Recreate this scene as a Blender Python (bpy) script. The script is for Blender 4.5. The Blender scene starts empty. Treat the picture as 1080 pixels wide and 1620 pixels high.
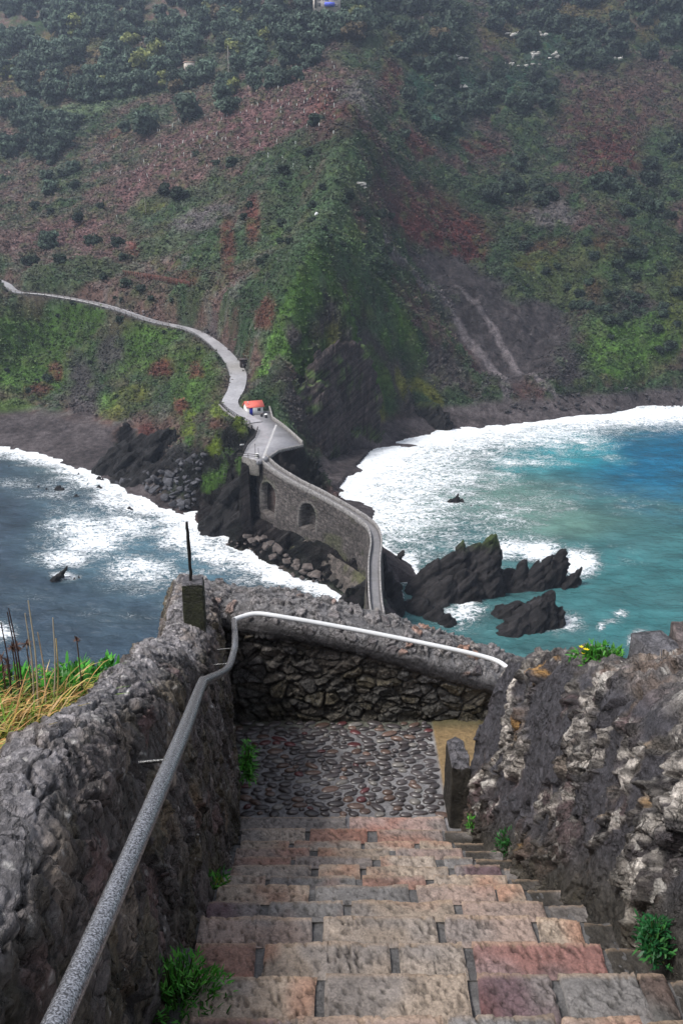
import bpy, bmesh, math, random
import numpy as np
from mathutils import Vector, Matrix
random.seed(7); RNG = np.random.default_rng(7)
SC = bpy.context.scene
COL = SC.collection
PI = math.pi
# ------------------------------------------------------------------ camera model (photo measurements -> world points)
F, CX, CY, PITCH, EYE = 1403.0, 540.0, 810.0, math.radians(19.0), 75.0
cp, sp = math.cos(PITCH), math.sin(PITCH)
def ray(px, py):
    u = (px-CX)/F; v = (py-CY)/F
    return np.array([u, cp - v*sp, -sp - v*cp])
def atz(px, py, z):
    d = ray(px, py); t = (z-EYE)/d[2]
    return np.array([d[0]*t, d[1]*t, z])
def aty(px, py, y):
    d = ray(px, py); t = y/d[1]
    return np.array([d[0]*t, y, EYE+d[2]*t])
def att(px, py, t):
    d = ray(px, py)
    return np.array([d[0]*t, d[1]*t, EYE+d[2]*t])

# ------------------------------------------------------------------ numpy noise
def _hash(ix, iy, iz, seed=0):
    h = (ix.astype(np.int64)*374761393 + iy.astype(np.int64)*668265263 + iz.astype(np.int64)*2147483647 + seed*1274126177) & 0xffffffff
    h = ((h ^ (h >> 13))*1274126177) & 0xffffffff
    h = ((h ^ (h >> 16))*2246822519) & 0xffffffff
    h = h ^ (h >> 15)
    return (h & 0xffffff)/float(0x1000000)
def vnoise(p, seed=0):
    p = np.asarray(p, dtype=np.float64)
    i = np.floor(p).astype(np.int64); f = p-i
    f = f*f*f*(f*(f*6-15)+10)
    x, y, z = i[..., 0], i[..., 1], i[..., 2]
    r = 0
    for dx in (0, 1):
        wx = f[..., 0] if dx else 1-f[..., 0]
        for dy in (0, 1):
            wy = f[..., 1] if dy else 1-f[..., 1]
            for dz in (0, 1):
                wz = f[..., 2] if dz else 1-f[..., 2]
                r = r + wx*wy*wz*_hash(x+dx, y+dy, z+dz, seed)
    return r*2-1
def fbm(p, oct=4, seed=0, gain=.5):
    a = 1.0; s = 0; n = 0
    p = np.asarray(p, dtype=np.float64)
    for k in range(oct):
        s = s + a*vnoise(p, seed+k*17); n += a
        p = p*2.03 + 13.7; a *= gain
    return s/n
def voro(p, seed=0, jit=.9):
    p = np.asarray(p, dtype=np.float64)
    i = np.floor(p).astype(np.int64)
    n = p.shape[0]
    f1 = np.full(n, 9.0); f2 = np.full(n, 9.0); idv = np.zeros(n); id2 = np.zeros(n)
    for dx in (-1, 0, 1):
        for dy in (-1, 0, 1):
            for dz in (-1, 0, 1):
                cx, cy, cz = i[:, 0]+dx, i[:, 1]+dy, i[:, 2]+dz
                qx = cx+.5+(_hash(cx, cy, cz, seed)-.5)*jit
                qy = cy+.5+(_hash(cx, cy, cz, seed+1)-.5)*jit
                qz = cz+.5+(_hash(cx, cy, cz, seed+2)-.5)*jit
                d = np.sqrt((qx-p[:, 0])**2+(qy-p[:, 1])**2+(qz-p[:, 2])**2)
                h = _hash(cx, cy, cz, seed+3)
                m = d < f1
                f2 = np.where(m, f1, np.minimum(f2, d))
                idv = np.where(m, h, idv)
                f1 = np.where(m, d, f1)
    return f1, f2, idv
def facets(p, seed=0, jit=.9):
    """broken-stone relief: every cell is a randomly tilted plane; returns tilt height, edge distance, id"""
    sh = p.shape[:-1]; p = np.asarray(p, float).reshape(-1, 3)
    i = np.floor(p).astype(np.int64); n = len(p)
    f1 = np.full(n, 9.0); f2 = np.full(n, 9.0); idv = np.zeros(n); O = np.zeros((n, 3))
    for dx in (-1, 0, 1):
        for dy in (-1, 0, 1):
            for dz in (-1, 0, 1):
                c = (i[:, 0]+dx, i[:, 1]+dy, i[:, 2]+dz)
                o = [p[:, k]-(c[k]+.5+(_hash(*c, seed+k)-.5)*jit) for k in range(3)]
                d = np.sqrt(o[0]**2+o[1]**2+o[2]**2); m = d < f1
                f2 = np.where(m, f1, np.minimum(f2, d)); f1 = np.where(m, d, f1)
                idv = np.where(m, _hash(*c, seed+3), idv)
                for k in range(3): O[:, k] = np.where(m, o[k], O[:, k])
    r = [((idv*w) % 1)*2-1 for w in (97.13, 211.7, 389.3)]
    t = O[:, 0]*r[0]+O[:, 1]*r[1]+O[:, 2]*r[2]
    return t.reshape(sh), (f2-f1).reshape(sh), idv.reshape(sh)
def beds(P, k=1.0, seed=400):
    """relief of thin rock beds dipping to the left: slabs broken along and across the bedding"""
    ns = P[..., 0]*-.62+P[..., 1]*.10+P[..., 2]*.78; al = P[..., 0]*.78+P[..., 2]*.62; ac = P[..., 1]+.1*P[..., 0]
    q = np.stack([ns/(1.3*k), al/(6.5*k), ac/(4.5*k)], -1); q = q+.25*np.stack([fbm(q*.8, 2, seed), fbm(q*.8, 2, seed+1), fbm(q*.8, 2, seed+2)], -1)
    t1, e1, i1 = facets(q, seed+5); t2, e2, i2 = facets(q*2.6, seed+9)
    return (t1*.9+(i1-.5)*1.1)*k+(t2*.35+(i2-.5)*.42)*k
def sstep(a, b, x):
    t = np.clip((x-a)/(b-a), 0, 1); return t*t*(3-2*t)
def mixc(a, b, t):
    a = np.asarray(a, float); b = np.asarray(b, float)
    t = np.asarray(t)[..., None]
    return a*(1-t)+b*t

# ------------------------------------------------------------------ object helpers
def mesh_np(name, V, Fq, mat, col=None, origin=(0, 0, 0), parent=None, smooth=True, attr=None):
    """V (n,3) world coords, Fq (m,3|4) faces or list of arrays; col (n,3) per-vertex colour"""
    V = np.asarray(V, float) - np.asarray(origin, float)
    if not isinstance(Fq, list): Fq = [Fq]
    Fq = [np.asarray(f, np.int32) for f in Fq if len(f)]
    nf = sum(len(f) for f in Fq); nl = sum(f.size for f in Fq)
    me = bpy.data.meshes.new(name)
    me.vertices.add(len(V)); me.vertices.foreach_set('co', V.astype(np.float32).ravel())
    me.loops.add(nl); me.polygons.add(nf)
    me.loops.foreach_set('vertex_index', np.concatenate([f.ravel() for f in Fq]))
    tot = np.concatenate([np.full(len(f), f.shape[1], np.int32) for f in Fq])
    st = np.concatenate([[0], np.cumsum(tot)[:-1]]).astype(np.int32)
    me.polygons.foreach_set('loop_start', st)
    me.update(calc_edges=True)
    if smooth: me.polygons.foreach_set('use_smooth', np.ones(nf, bool))
    if col is not None:
        a = me.color_attributes.new('Col', 'FLOAT_COLOR', 'POINT')
        c = np.ones((len(V), 4), np.float32); c[:, :3] = np.clip(col, 0, 1)
        a.data.foreach_set('color', c.ravel())
    if attr:
        for k, v in attr.items():
            a = me.attributes.new(k, 'FLOAT', 'POINT'); a.data.foreach_set('value', np.asarray(v, np.float32).ravel())
    if mat: me.materials.append(mat)
    me.validate()
    o = bpy.data.objects.new(name, me); COL.objects.link(o)
    o.location = origin
    if parent is not None:
        o.parent = parent
        o.location = Vector(origin)-parent.matrix_world.translation if parent.parent is None and parent.rotation_euler.z == 0 else origin
    return o
def grid_faces(nu, nv, off=0, closed_v=False):
    """vertex index = i*nv + j"""
    i = np.arange(nu-1)[:, None]; 
    j = np.arange(nv if closed_v else nv-1)[None, :]
    j2 = (j+1) % nv
    a = i*nv+j; b = (i+1)*nv+j; c = (i+1)*nv+j2; d = i*nv+j2
    return np.stack([a, b, c, d], -1).reshape(-1, 4)+off
class MB:
    """collects shapes for one mesh"""
    def __init__(s): s.V = []; s.F3 = []; s.F4 = []; s.C = []; s.n = 0
    def add(s, V, Fq, c=(.5, .5, .5)):
        V = np.asarray(V, float); Fq = np.asarray(Fq, int)
        if Fq.shape[1] == 4: s.F4.append(Fq+s.n)
        else: s.F3.append(Fq+s.n)
        c = np.asarray(c, float)
        if c.ndim == 1: c = np.tile(c, (len(V), 1))
        s.V.append(V); s.C.append(c); s.n += len(V)
    def box(s, c, size, col=(.5, .5, .5), rz=0.0, M=None):
        h = np.array(size)/2
        P = np.array([[x, y, z] for x in (-1, 1) for y in (-1, 1) for z in (-1, 1)])*h
        if M is not None: P = P@np.array(M).T
        ca, sa = math.cos(rz), math.sin(rz)
        P = P@np.array([[ca, sa, 0], [-sa, ca, 0], [0, 0, 1]])
        P = P+np.array(c)
        s.add(P, [[0, 1, 3, 2], [4, 6, 7, 5], [0, 4, 5, 1], [2, 3, 7, 6], [0, 2, 6, 4], [1, 5, 7, 3]], col)
    def bar(s, a, b, w, h=None, col=(.5, .5, .5)):
        """square bar from a to b"""
        a = np.array(a, float); b = np.array(b, float); h = h or w
        d = b-a; L = np.linalg.norm(d); d /= L
        up = np.array([0, 0, 1.0]) if abs(d[2]) < .95 else np.array([0, 1.0, 0])
        x = np.cross(d, up); x /= np.linalg.norm(x); y = np.cross(x, d)
        P = []
        for e in (a, b):
            for sx, sy in ((-1, -1), (1, -1), (1, 1), (-1, 1)): P.append(e+x*sx*w/2+y*sy*h/2)
        s.add(P, [[0, 1, 2, 3], [7, 6, 5, 4], [0, 4, 5, 1], [1, 5, 6, 2], [2, 6, 7, 3], [3, 7, 4, 0]], col)
    def tube(s, pts, r, k=10, col=(.5, .5, .5), caps=True):
        pts = np.asarray(pts, float); n = len(pts)
        r = np.broadcast_to(np.asarray(r, float), (n,))
        T = np.gradient(pts, axis=0); T /= np.linalg.norm(T, axis=1)[:, None]
        up = np.array([0, 0, 1.0]) if abs(T[0][2]) < .9 else np.array([0, 1.0, 0])
        x = np.cross(T[0], up); x /= np.linalg.norm(x)
        R = []
        for i in range(n):
            x = x-T[i]*np.dot(x, T[i]); x /= np.linalg.norm(x)
            y = np.cross(T[i], x)
            a = np.arange(k)*2*PI/k
            R.append(pts[i]+r[i]*(np.cos(a)[:, None]*x+np.sin(a)[:, None]*y))
        V = np.concatenate(R)
        s.add(V, grid_faces(n, k, 0, True), col)
        if caps:
            for e, i in ((0, 0), (n-1, 1)):
                base = np.concatenate([R[e], pts[e][None]])
                tri = [[(q+1) % k, q, k] if i == 0 else [q, (q+1) % k, k] for q in range(k)]
                s.add(base, tri, col)
    def build(s, name, mat, origin=(0, 0, 0), parent=None, smooth=False):
        fs = []
        if s.F4: fs.append(np.concatenate(s.F4))
        if s.F3: fs.append(np.concatenate(s.F3))
        return mesh_np(name, np.concatenate(s.V), fs, mat, np.concatenate(s.C), origin, parent, smooth)
def tag(o, label, cat, group=None):
    o['label'] = label; o['category'] = cat
    if group: o['group'] = group
    return o
def struct(o, kind='structure'):
    o['kind'] = kind; return o
def empty(name, loc, label, cat, group=None, rz=0.0):
    o = bpy.data.objects.new(name, None); COL.objects.link(o)
    o.location = loc; o.rotation_euler = (0, 0, rz); o.empty_display_size = .3
    bpy.context.view_layer.update()
    return tag(o, label, cat, group)
def copy_thing(o, loc, rz=0.0, sc=1.0, label=None):
    c = o.copy(); COL.objects.link(c); c.location = loc; c.rotation_euler = (0, 0, rz)
    c.scale = (sc, sc, sc) if np.isscalar(sc) else sc
    for ch in list(o.children):
        d = ch.copy(); COL.objects.link(d); d.parent = c
    if label: c['label'] = label
    return c
def catmull(P, n):
    P = np.asarray(P, float); m = len(P)
    Q = np.concatenate([[2*P[0]-P[1]], P, [2*P[-1]-P[-2]]])
    t = np.linspace(0, m-1-1e-9, n); i = t.astype(int); f = (t-i)
    sh = (n,)+(1,)*(P.ndim-1); f = f.reshape(sh)
    p0, p1, p2, p3 = Q[i], Q[i+1], Q[i+2], Q[i+3]
    return .5*(2*p1+(p2-p0)*f+(2*p0-5*p1+4*p2-p3)*f*f+(3*p1-p0-3*p2+p3)*f**3)
def resample(P, n):
    P = np.asarray(P, float); d = np.concatenate([[0], np.cumsum(np.linalg.norm(np.diff(P, axis=0), axis=1))])
    t = np.linspace(0, d[-1], n)
    return np.stack([np.interp(t, d, P[:, k]) for k in range(P.shape[1])], 1)

# ------------------------------------------------------------------ materials
def nodes(mat):
    mat.use_nodes = True; nt = mat.node_tree; nt.nodes.clear()
    out = nt.nodes.new('ShaderNodeOutputMaterial'); b = nt.nodes.new('ShaderNodeBsdfPrincipled')
    nt.links.new(b.outputs[0], out.inputs[0])
    return nt, b, out
def N(nt, t, **kw):
    n = nt.nodes.new(t)
    for k, v in kw.items(): setattr(n, k, v)
    return n
def math_(nt, op, a, b=None, clamp=False):
    n = N(nt, 'ShaderNodeMath', operation=op, use_clamp=clamp)
    for i, v in enumerate((a, b)):
        if v is None: continue
        if isinstance(v, (int, float)): n.inputs[i].default_value = v
        else: nt.links.new(v, n.inputs[i])
    return n.outputs[0]
def attr_mat(name, rough=.8, var=.35, scales=(3.0, 20.0), bump=.3, bscale=30.0, bdist=.02, spec=.3, rand=0.0, stretch=(1, 1, 1), rvar=0.0, coat=0.0):
    """base colour from the 'Col' attribute, modulated by procedural noise, procedural bump"""
    m = bpy.data.materials.new(name); nt, b, out = nodes(m)
    L = nt.links.new
    at = N(nt, 'ShaderNodeAttribute', attribute_name='Col')
    tc = N(nt, 'ShaderNodeTexCoord'); mp = N(nt, 'ShaderNodeMapping'); mp.inputs['Scale'].default_value = stretch
    L(tc.outputs['Object'], mp.inputs[0])
    f = None
    for s in scales:
        nz = N(nt, 'ShaderNodeTexNoise'); nz.inputs['Scale'].default_value = s; nz.inputs['Detail'].default_value = 6; nz.inputs['Roughness'].default_value = .65
        L(mp.outputs[0], nz.inputs['Vector'])
        mr = N(nt, 'ShaderNodeMapRange'); mr.inputs[1].default_value = .3; mr.inputs[2].default_value = .7
        mr.inputs[3].default_value = 1-var; mr.inputs[4].default_value = 1+var
        L(nz.outputs[0], mr.inputs[0])
        f = mr.outputs[0] if f is None else math_(nt, 'MULTIPLY', f, mr.outputs[0])
    if rand:
        oi = N(nt, 'ShaderNodeObjectInfo'); mr = N(nt, 'ShaderNodeMapRange'); mr.inputs[3].default_value = 1-rand; mr.inputs[4].default_value = 1+rand
        L(oi.outputs['Random'], mr.inputs[0]); f = math_(nt, 'MULTIPLY', f, mr.outputs[0])
    vm = N(nt, 'ShaderNodeVectorMath', operation='SCALE'); L(at.outputs['Color'], vm.inputs[0]); L(f, vm.inputs['Scale'])
    L(vm.outputs[0], b.inputs['Base Color'])
    b.inputs['Roughness'].default_value = rough
    b.inputs['Specular IOR Level'].default_value = spec
    if coat: b.inputs['Coat Weight'].default_value = coat; b.inputs['Coat Roughness'].default_value = .25
    if rvar:
        nz = N(nt, 'ShaderNodeTexNoise'); nz.inputs['Scale'].default_value = scales[0]*1.7; nz.inputs['Detail'].default_value = 4
        L(mp.outputs[0], nz.inputs['Vector'])
        mr = N(nt, 'ShaderNodeMapRange'); mr.inputs[1].default_value = .35; mr.inputs[2].default_value = .65; mr.inputs[3].default_value = rough-rvar; mr.inputs[4].default_value = rough+rvar
        L(nz.outputs[0], mr.inputs[0]); L(mr.outputs[0], b.inputs['Roughness'])
    if bump:
        nz = N(nt, 'ShaderNodeTexNoise'); nz.inputs['Scale'].default_value = bscale; nz.inputs['Detail'].default_value = 8; nz.inputs['Roughness'].default_value = .7
        L(mp.outputs[0], nz.inputs['Vector'])
        bp = N(nt, 'ShaderNodeBump'); bp.inputs['Strength'].default_value = bump; bp.inputs['Distance'].default_value = bdist
        L(nz.outputs[0], bp.inputs['Height']); L(bp.outputs[0], b.inputs['Normal'])
    return m
def leaf_mat(name, rand=.25, trans=.25, rough=.55):
    m = bpy.data.materials.new(name); nt, b, out = nodes(m); L = nt.links.new
    at = N(nt, 'ShaderNodeAttribute', attribute_name='Col')
    oi = N(nt, 'ShaderNodeObjectInfo'); mr = N(nt, 'ShaderNodeMapRange'); mr.inputs[3].default_value = 1-rand; mr.inputs[4].default_value = 1+rand
    L(oi.outputs['Random'], mr.inputs[0])
    vm = N(nt, 'ShaderNodeVectorMath', operation='SCALE'); L(at.outputs['Color'], vm.inputs[0]); L(mr.outputs[0], vm.inputs['Scale'])
    L(vm.outputs[0], b.inputs['Base Color']); b.inputs['Roughness'].default_value = rough; b.inputs['Specular IOR Level'].default_value = .3
    if trans:
        tr = N(nt, 'ShaderNodeBsdfTranslucent'); L(vm.outputs[0], tr.inputs[0])
        mx = N(nt, 'ShaderNodeMixShader'); mx.inputs[0].default_value = trans
        L(b.outputs[0], mx.inputs[1]); L(tr.outputs[0], mx.inputs[2]); L(mx.outputs[0], out.inputs[0])
    return m
def add_strata(m):
    """thin dipping beds on bare rock (where the 'rock' attribute is set)"""
    nt = m.node_tree; L = nt.links.new; b = next(n for n in nt.nodes if n.type == 'BSDF_PRINCIPLED')
    tc = N(nt, 'ShaderNodeTexCoord'); ra = N(nt, 'ShaderNodeAttribute', attribute_name='rock')
    dt = N(nt, 'ShaderNodeVectorMath', operation='DOT_PRODUCT'); L(tc.outputs['Object'], dt.inputs[0]); dt.inputs[1].default_value = (-.62, .10, .78)
    sp_ = N(nt, 'ShaderNodeSeparateXYZ'); L(tc.outputs['Object'], sp_.inputs[0])
    cb_ = N(nt, 'ShaderNodeCombineXYZ'); L(math_(nt, 'MULTIPLY', dt.outputs['Value'], 1.25), cb_.inputs[0]); L(math_(nt, 'MULTIPLY', sp_.outputs[0], .07), cb_.inputs[1]); L(math_(nt, 'MULTIPLY', sp_.outputs[1], .07), cb_.inputs[2])
    nz = N(nt, 'ShaderNodeTexNoise'); nz.inputs['Scale'].default_value = 1.0; nz.inputs['Detail'].default_value = 8; nz.inputs['Roughness'].default_value = .72; L(cb_.outputs[0], nz.inputs['Vector'])
    mr = N(nt, 'ShaderNodeMapRange'); mr.inputs[1].default_value = .36; mr.inputs[2].default_value = .64; mr.inputs[3].default_value = .15; mr.inputs[4].default_value = 2.2; L(nz.outputs[0], mr.inputs[0])
    src = b.inputs['Base Color'].links[0].from_socket
    vm = N(nt, 'ShaderNodeVectorMath', operation='SCALE'); L(src, vm.inputs[0]); L(mr.outputs[0], vm.inputs['Scale'])
    mx = N(nt, 'ShaderNodeMix', data_type='RGBA'); L(ra.outputs['Fac'], mx.inputs[0]); L(src, mx.inputs[6]); L(vm.outputs[0], mx.inputs[7]); L(mx.outputs[2], b.inputs['Base Color'])
    bp = N(nt, 'ShaderNodeBump'); bp.inputs['Distance'].default_value = .9; L(math_(nt, 'MULTIPLY', ra.outputs['Fac'], .9), bp.inputs['Strength']); L(nz.outputs[0], bp.inputs['Height']); L(b.inputs['Normal'].links[0].from_socket, bp.inputs['Normal']); L(bp.outputs[0], b.inputs['Normal'])
    rr = N(nt, 'ShaderNodeMapRange'); rr.inputs[3].default_value = .92; rr.inputs[4].default_value = .62; L(ra.outputs['Fac'], rr.inputs[0]); L(rr.outputs[0], b.inputs['Roughness'])
M = {}
M['terrain'] = attr_mat('terrain_cover', .95, .5, (.6, 3.2), 1.0, 1.6, .8, .06)
add_strata(M['terrain'])
M['rock'] = attr_mat('sea_rock', .65, .4, (.7, 4.0), 1.0, 3.0, .3, .2, rand=.15)
add_strata(M['rock'])
M['wall'] = attr_mat('rubble_wall', .6, .5, (22.0, 120.0), 1.0, 70.0, .02, .4, rvar=.22)
M['wall_slate'] = attr_mat('slate_wall', .6, .5, (20.0, 100.0), 1.0, 60.0, .024, .4, rvar=.22, stretch=(1.2, .38, 1.0))
def add_grit(m, scale=9.0, st=(1, 1, 1), speck=.66, white=(.40, .385, .36), dark=.32, wid=.07):
    """sharp crevice lines between stone chips and pale lichen / quartz specks"""
    nt = m.node_tree; L = nt.links.new; b = next(n for n in nt.nodes if n.type == 'BSDF_PRINCIPLED')
    tc = N(nt, 'ShaderNodeTexCoord'); mp = N(nt, 'ShaderNodeMapping'); mp.inputs['Scale'].default_value = st; L(tc.outputs['Object'], mp.inputs[0])
    dn = N(nt, 'ShaderNodeTexNoise'); dn.inputs['Scale'].default_value = scale*1.3; dn.inputs['Detail'].default_value = 5; L(mp.outputs[0], dn.inputs['Vector'])
    mv = N(nt, 'ShaderNodeVectorMath', operation='MULTIPLY_ADD'); L(dn.outputs['Color'], mv.inputs[0]); mv.inputs[1].default_value = (1.6/scale,)*3; L(mp.outputs[0], mv.inputs[2])
    hs = []
    src = b.inputs['Base Color'].links[0].from_socket
    for k, s in enumerate((scale, scale*3.1)):
        vo = N(nt, 'ShaderNodeTexVoronoi', feature='DISTANCE_TO_EDGE'); vo.inputs['Scale'].default_value = s; L(mv.outputs[0], vo.inputs['Vector'])
        mr = N(nt, 'ShaderNodeMapRange', interpolation_type='SMOOTHSTEP'); mr.inputs[2].default_value = wid*(1+.3*k); mr.inputs[3].default_value = dark if k == 0 else dark+.3; mr.inputs[4].default_value = 1; L(vo.outputs['Distance'], mr.inputs[0])
        gate = N(nt, 'ShaderNodeTexNoise'); gate.inputs['Scale'].default_value = s*.45; L(mp.outputs[0], gate.inputs['Vector'])
        g = N(nt, 'ShaderNodeMapRange'); g.inputs[1].default_value = .42; g.inputs[2].default_value = .56; L(gate.outputs[0], g.inputs[0])
        f = N(nt, 'ShaderNodeMix'); L(g.outputs[0], f.inputs[0]); f.inputs[2].default_value = 1.0; L(mr.outputs[0], f.inputs[3]); hs.append(f.outputs[0])
    ff = math_(nt, 'MULTIPLY', hs[0], hs[1]); vm = N(nt, 'ShaderNodeVectorMath', operation='SCALE'); L(src, vm.inputs[0]); L(ff, vm.inputs['Scale'])
    sn = N(nt, 'ShaderNodeTexNoise'); sn.inputs['Scale'].default_value = scale*7; sn.inputs['Detail'].default_value = 5; sn.inputs['Roughness'].default_value = .7; L(mp.outputs[0], sn.inputs['Vector'])
    sr = N(nt, 'ShaderNodeMapRange'); sr.inputs[1].default_value = speck; sr.inputs[2].default_value = speck+.035; sr.inputs[4].default_value = .8; L(sn.outputs[0], sr.inputs[0])
    mx = N(nt, 'ShaderNodeMix', data_type='RGBA'); L(sr.outputs[0], mx.inputs[0]); L(vm.outputs[0], mx.inputs[6]); mx.inputs[7].default_value = (*white, 1); L(mx.outputs[2], b.inputs['Base Color'])
    bp = N(nt, 'ShaderNodeBump'); bp.inputs['Strength'].default_value = .9; bp.inputs['Distance'].default_value = .012; L(ff, bp.inputs['Height']); L(b.inputs['Normal'].links[0].from_socket, bp.inputs['Normal']); L(bp.outputs[0], b.inputs['Normal'])
add_grit(M['wall'], 10.0, (1, 1, 1), .67)
add_grit(M['wall_slate'], 11.0, (1.1, .42, 1.0), .655)
M['step'] = attr_mat('step_stone', .55, .3, (24.0, 130.0), .9, 110.0, .008, .45, rvar=.2)
add_grit(M['step'], 22.0, (1, .8, 1), .69, (.45,.42,.38), .8, .03)
M['pebble'] = attr_mat('pebble', .35, .25, (30.0, 90.0), .2, 90.0, .003, .5)
M['masonry'] = attr_mat('bridge_masonry', .85, .5, (1.6, 7.0), 1.0, 5.0, .2, .15)
M['paving'] = attr_mat('paving', .45, .16, (.15, 1.2), .2, 6.0, .02, .4, rvar=.15)
M['paint'] = attr_mat('painted_wall', .6, .08, (1.0, 6.0), .1, 8.0, .01, .3)
M['wood'] = attr_mat('weathered_wood', .8, .25, (2.0, 12.0), .3, 12.0, .02, .2)
M['dark_metal'] = attr_mat('dark_metal', .5, .2, (20.0, 80.0), .2, 90.0, .003, .5)
M['leaf'] = leaf_mat('foliage_far', .28, .15, .75)
M['plant'] = leaf_mat('plant_leaf', .1, .3, .45)
# ================================================================== TERRAIN
# control points: (px, py, 'z', z) on a known height or (px, py, 'y', depth)
CT = []
def Z(*a): 
    for (px, py, z) in a: CT.append(atz(px, py, z))
def Y(*a):
    for (px, py, y) in a: CT.append(aty(px, py, y))
# shorelines, sea bed, beaches
Z((-120,700,0),(0,708,0),(60,716,0),(120,737,0),(180,765,0),(240,795,0),(280,812,0),(330,838,0),(360,842,0),(400,872,0),(450,900,0),(520,925,0),(560,950,0))
Z((-100,800,-4),(0,760,-3),(60,850,-5),(150,820,-3),(150,1000,-6),(250,880,-3),(330,890,-3),(330,1000,-5),(450,980,-4))
Z((-150,655,5),(0,662,4.5),(80,672,4),(150,695,3),(190,735,1.5),(210,715,3))
Z((522,795,0),(540,778,0),(575,745,0),(640,706,0),(750,675,0),(900,660,0),(1080,652,0),(1250,640,0))
Z((600,790,-3),(640,880,-4),(620,850,-2.5),(700,740,-3),(800,720,-4),(900,720,-6),(1080,720,-7),(900,900,-6),(1080,900,-9),(700,950,-4),(900,1000,-8),(1250,800,-9))
Z((510,730,1.5),(520,700,4),(590,684,4),(700,650,4.5),(800,645,4),(900,630,5),(1000,625,4),(1080,618,5),(1250,600,6),(530,748,1.3),(524,768,.9),(536,728,2),(510,745,2.5),(700,985,-4),(640,1000,-4),(800,1010,-8),(900,1040,-9),(700,1050,-5),(350,1040,-6))
# rock tongue below the road and the platform
Z((250,740,5),(290,760,5),(330,775,5),(300,700,13),(340,690,17),(330,800,2),(370,800,7),(385,760,13),(392,745,17),(400,800,6),(385,830,3))
Z((270,680,10),(230,690,7),(200,690,4),(340,655,21),(250,620,15),(300,600,22),(330,580,26),(180,650,8),(120,600,14),(100,640,7),(0,600,14),(60,540,25),(200,560,24),(0,500,35),(280,545,29))
# platform, road bench
Z((400,660,20.3),(428,660,20.3),(455,680,20),(478,703,20),(440,712,19.5),(405,722,19.3),(388,715,19.3),(410,690,20),(430,690,20),
  (366,638,22.5),(378,590,26),(335,540,30.5),(300,521,33),(240,507,35),(190,490,38),(140,477,40),(75,466,42),(30,462,43),(8,448,44),(-60,440,46),(350,600,25.5))
Z((455,735,12),(480,745,9),(500,770,3),(490,730,7),(470,770,10),(492,790,3))
# bridge ground, apron, near end
Z((420,760,9),(430,830,6.3),(470,845,6),(520,872,5.4),(560,890,5),(420,870,2),(470,895,1.5),(540,790,1.5),(575,830,1),(585,880,6),(610,870,1),(592,920,8),(594,960,10),(640,930,1),(560,960,5))
# left hill
Y((-150,400,430),(0,400,430),(100,400,415),(200,430,368),(270,440,355),(250,480,342),(300,480,328),(100,300,520),(0,300,545),(300,350,400),(200,360,440),(380,350,372),(200,200,590),(0,180,660),(100,130,680),
  (0,60,800),(0,0,900),(250,80,700),(150,0,850),(320,180,560),(400,150,540),(400,0,760),(500,60,620),(540,0,720),(400,230,470),(450,280,405),(300,270,470),(400,400,345),(350,480,316),(420,480,295),(-200,100,760),(-200,0,900),(-200,250,600))
# central spur
Y((415,610,262),(400,625,256),(440,560,262),(470,500,280),(500,450,292),(520,390,318),(540,330,350),(560,220,420),(570,150,500),(600,60,600),(485,300,372))
Y((560,530,293),(520,600,283),(522,650,279),(470,640,256),(485,665,256),(585,640,298),(640,610,318),(620,560,312),(560,450,312),(580,400,340),(650,520,330),(600,480,325),(680,590,328),(600,320,385))
# gully and the right hillside
Y((620,400,390),(700,500,362),(740,560,346),(790,600,340),(700,430,402),(760,480,385),(700,350,440),(640,250,470),(700,200,540),(800,300,480),(800,400,428),(800,520,368),(830,590,346),(800,100,640),(700,80,620),
  (900,200,570),(1000,300,490),(900,400,425),(860,340,452),(900,480,392),(1000,450,402),(1000,520,374),(930,560,358),(1000,590,350),(870,590,345),(1080,400,422),(1080,560,360),(1080,200,560),(1080,100,640),(1080,0,720),(800,0,760),(940,0,730),(1280,400,430),(1280,100,660),(1280,0,760),(1280,560,365),(650,0,700))
P = np.array(CT); 
SXY = 150.0
def _tps_fit(P, lam):
    n = len(P); X = P[:, :2]/SXY
    d2 = ((X[:, None]-X[None])**2).sum(-1)
    K = .5*d2*np.log(d2+1e-12)
    A = np.zeros((n+3, n+3)); A[:n, :n] = K+lam*np.eye(n); A[:n, n] = 1; A[:n, n+1:] = X; A[n, :n] = 1; A[n+1:, :n] = X.T
    b = np.zeros(n+3); b[:n] = P[:, 2]
    return np.linalg.solve(A, b)
TW = _tps_fit(P, 2e-4)
def tps(x, y):
    x = np.asarray(x, float)/SXY; y = np.asarray(y, float)/SXY
    r = TW[-3]+TW[-2]*x+TW[-1]*y
    for k in range(len(P)):
        d2 = (x-P[k, 0]/SXY)**2+(y-P[k, 1]/SXY)**2
        r = r+TW[k]*.5*d2*np.log(d2+1e-12)
    return r
# fan grid, finer where it is near
NA, NR = 760, 860
AZ = np.linspace(-.60, .60, NA)
YR = 118*np.exp(np.linspace(0, math.log(1060/118.), NR))
GY, GA = np.meshgrid(YR, AZ, indexing='ij'); GX = GA*GY
def _up(A, n, ax):
    t = np.linspace(0, A.shape[ax]-1-1e-9, n); i = t.astype(int); f = t-i; m = A.shape[ax]-1
    sh = [1, 1]; sh[ax] = n; f = f.reshape(sh); g = lambda k: np.take(A, np.clip(i+k, 0, m), ax)
    p0, p1, p2, p3 = g(-1), g(0), g(1), g(2)
    return .5*(2*p1+(p2-p0)*f+(2*p0-5*p1+4*p2-p3)*f*f+(3*p1-p0-3*p2+p3)*f**3)
_yc = 118*np.exp(np.linspace(0, math.log(1060/118.), 216)); _ac = np.linspace(-.60, .60, 191)
_Y, _A = np.meshgrid(_yc, _ac, indexing='ij')
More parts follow.
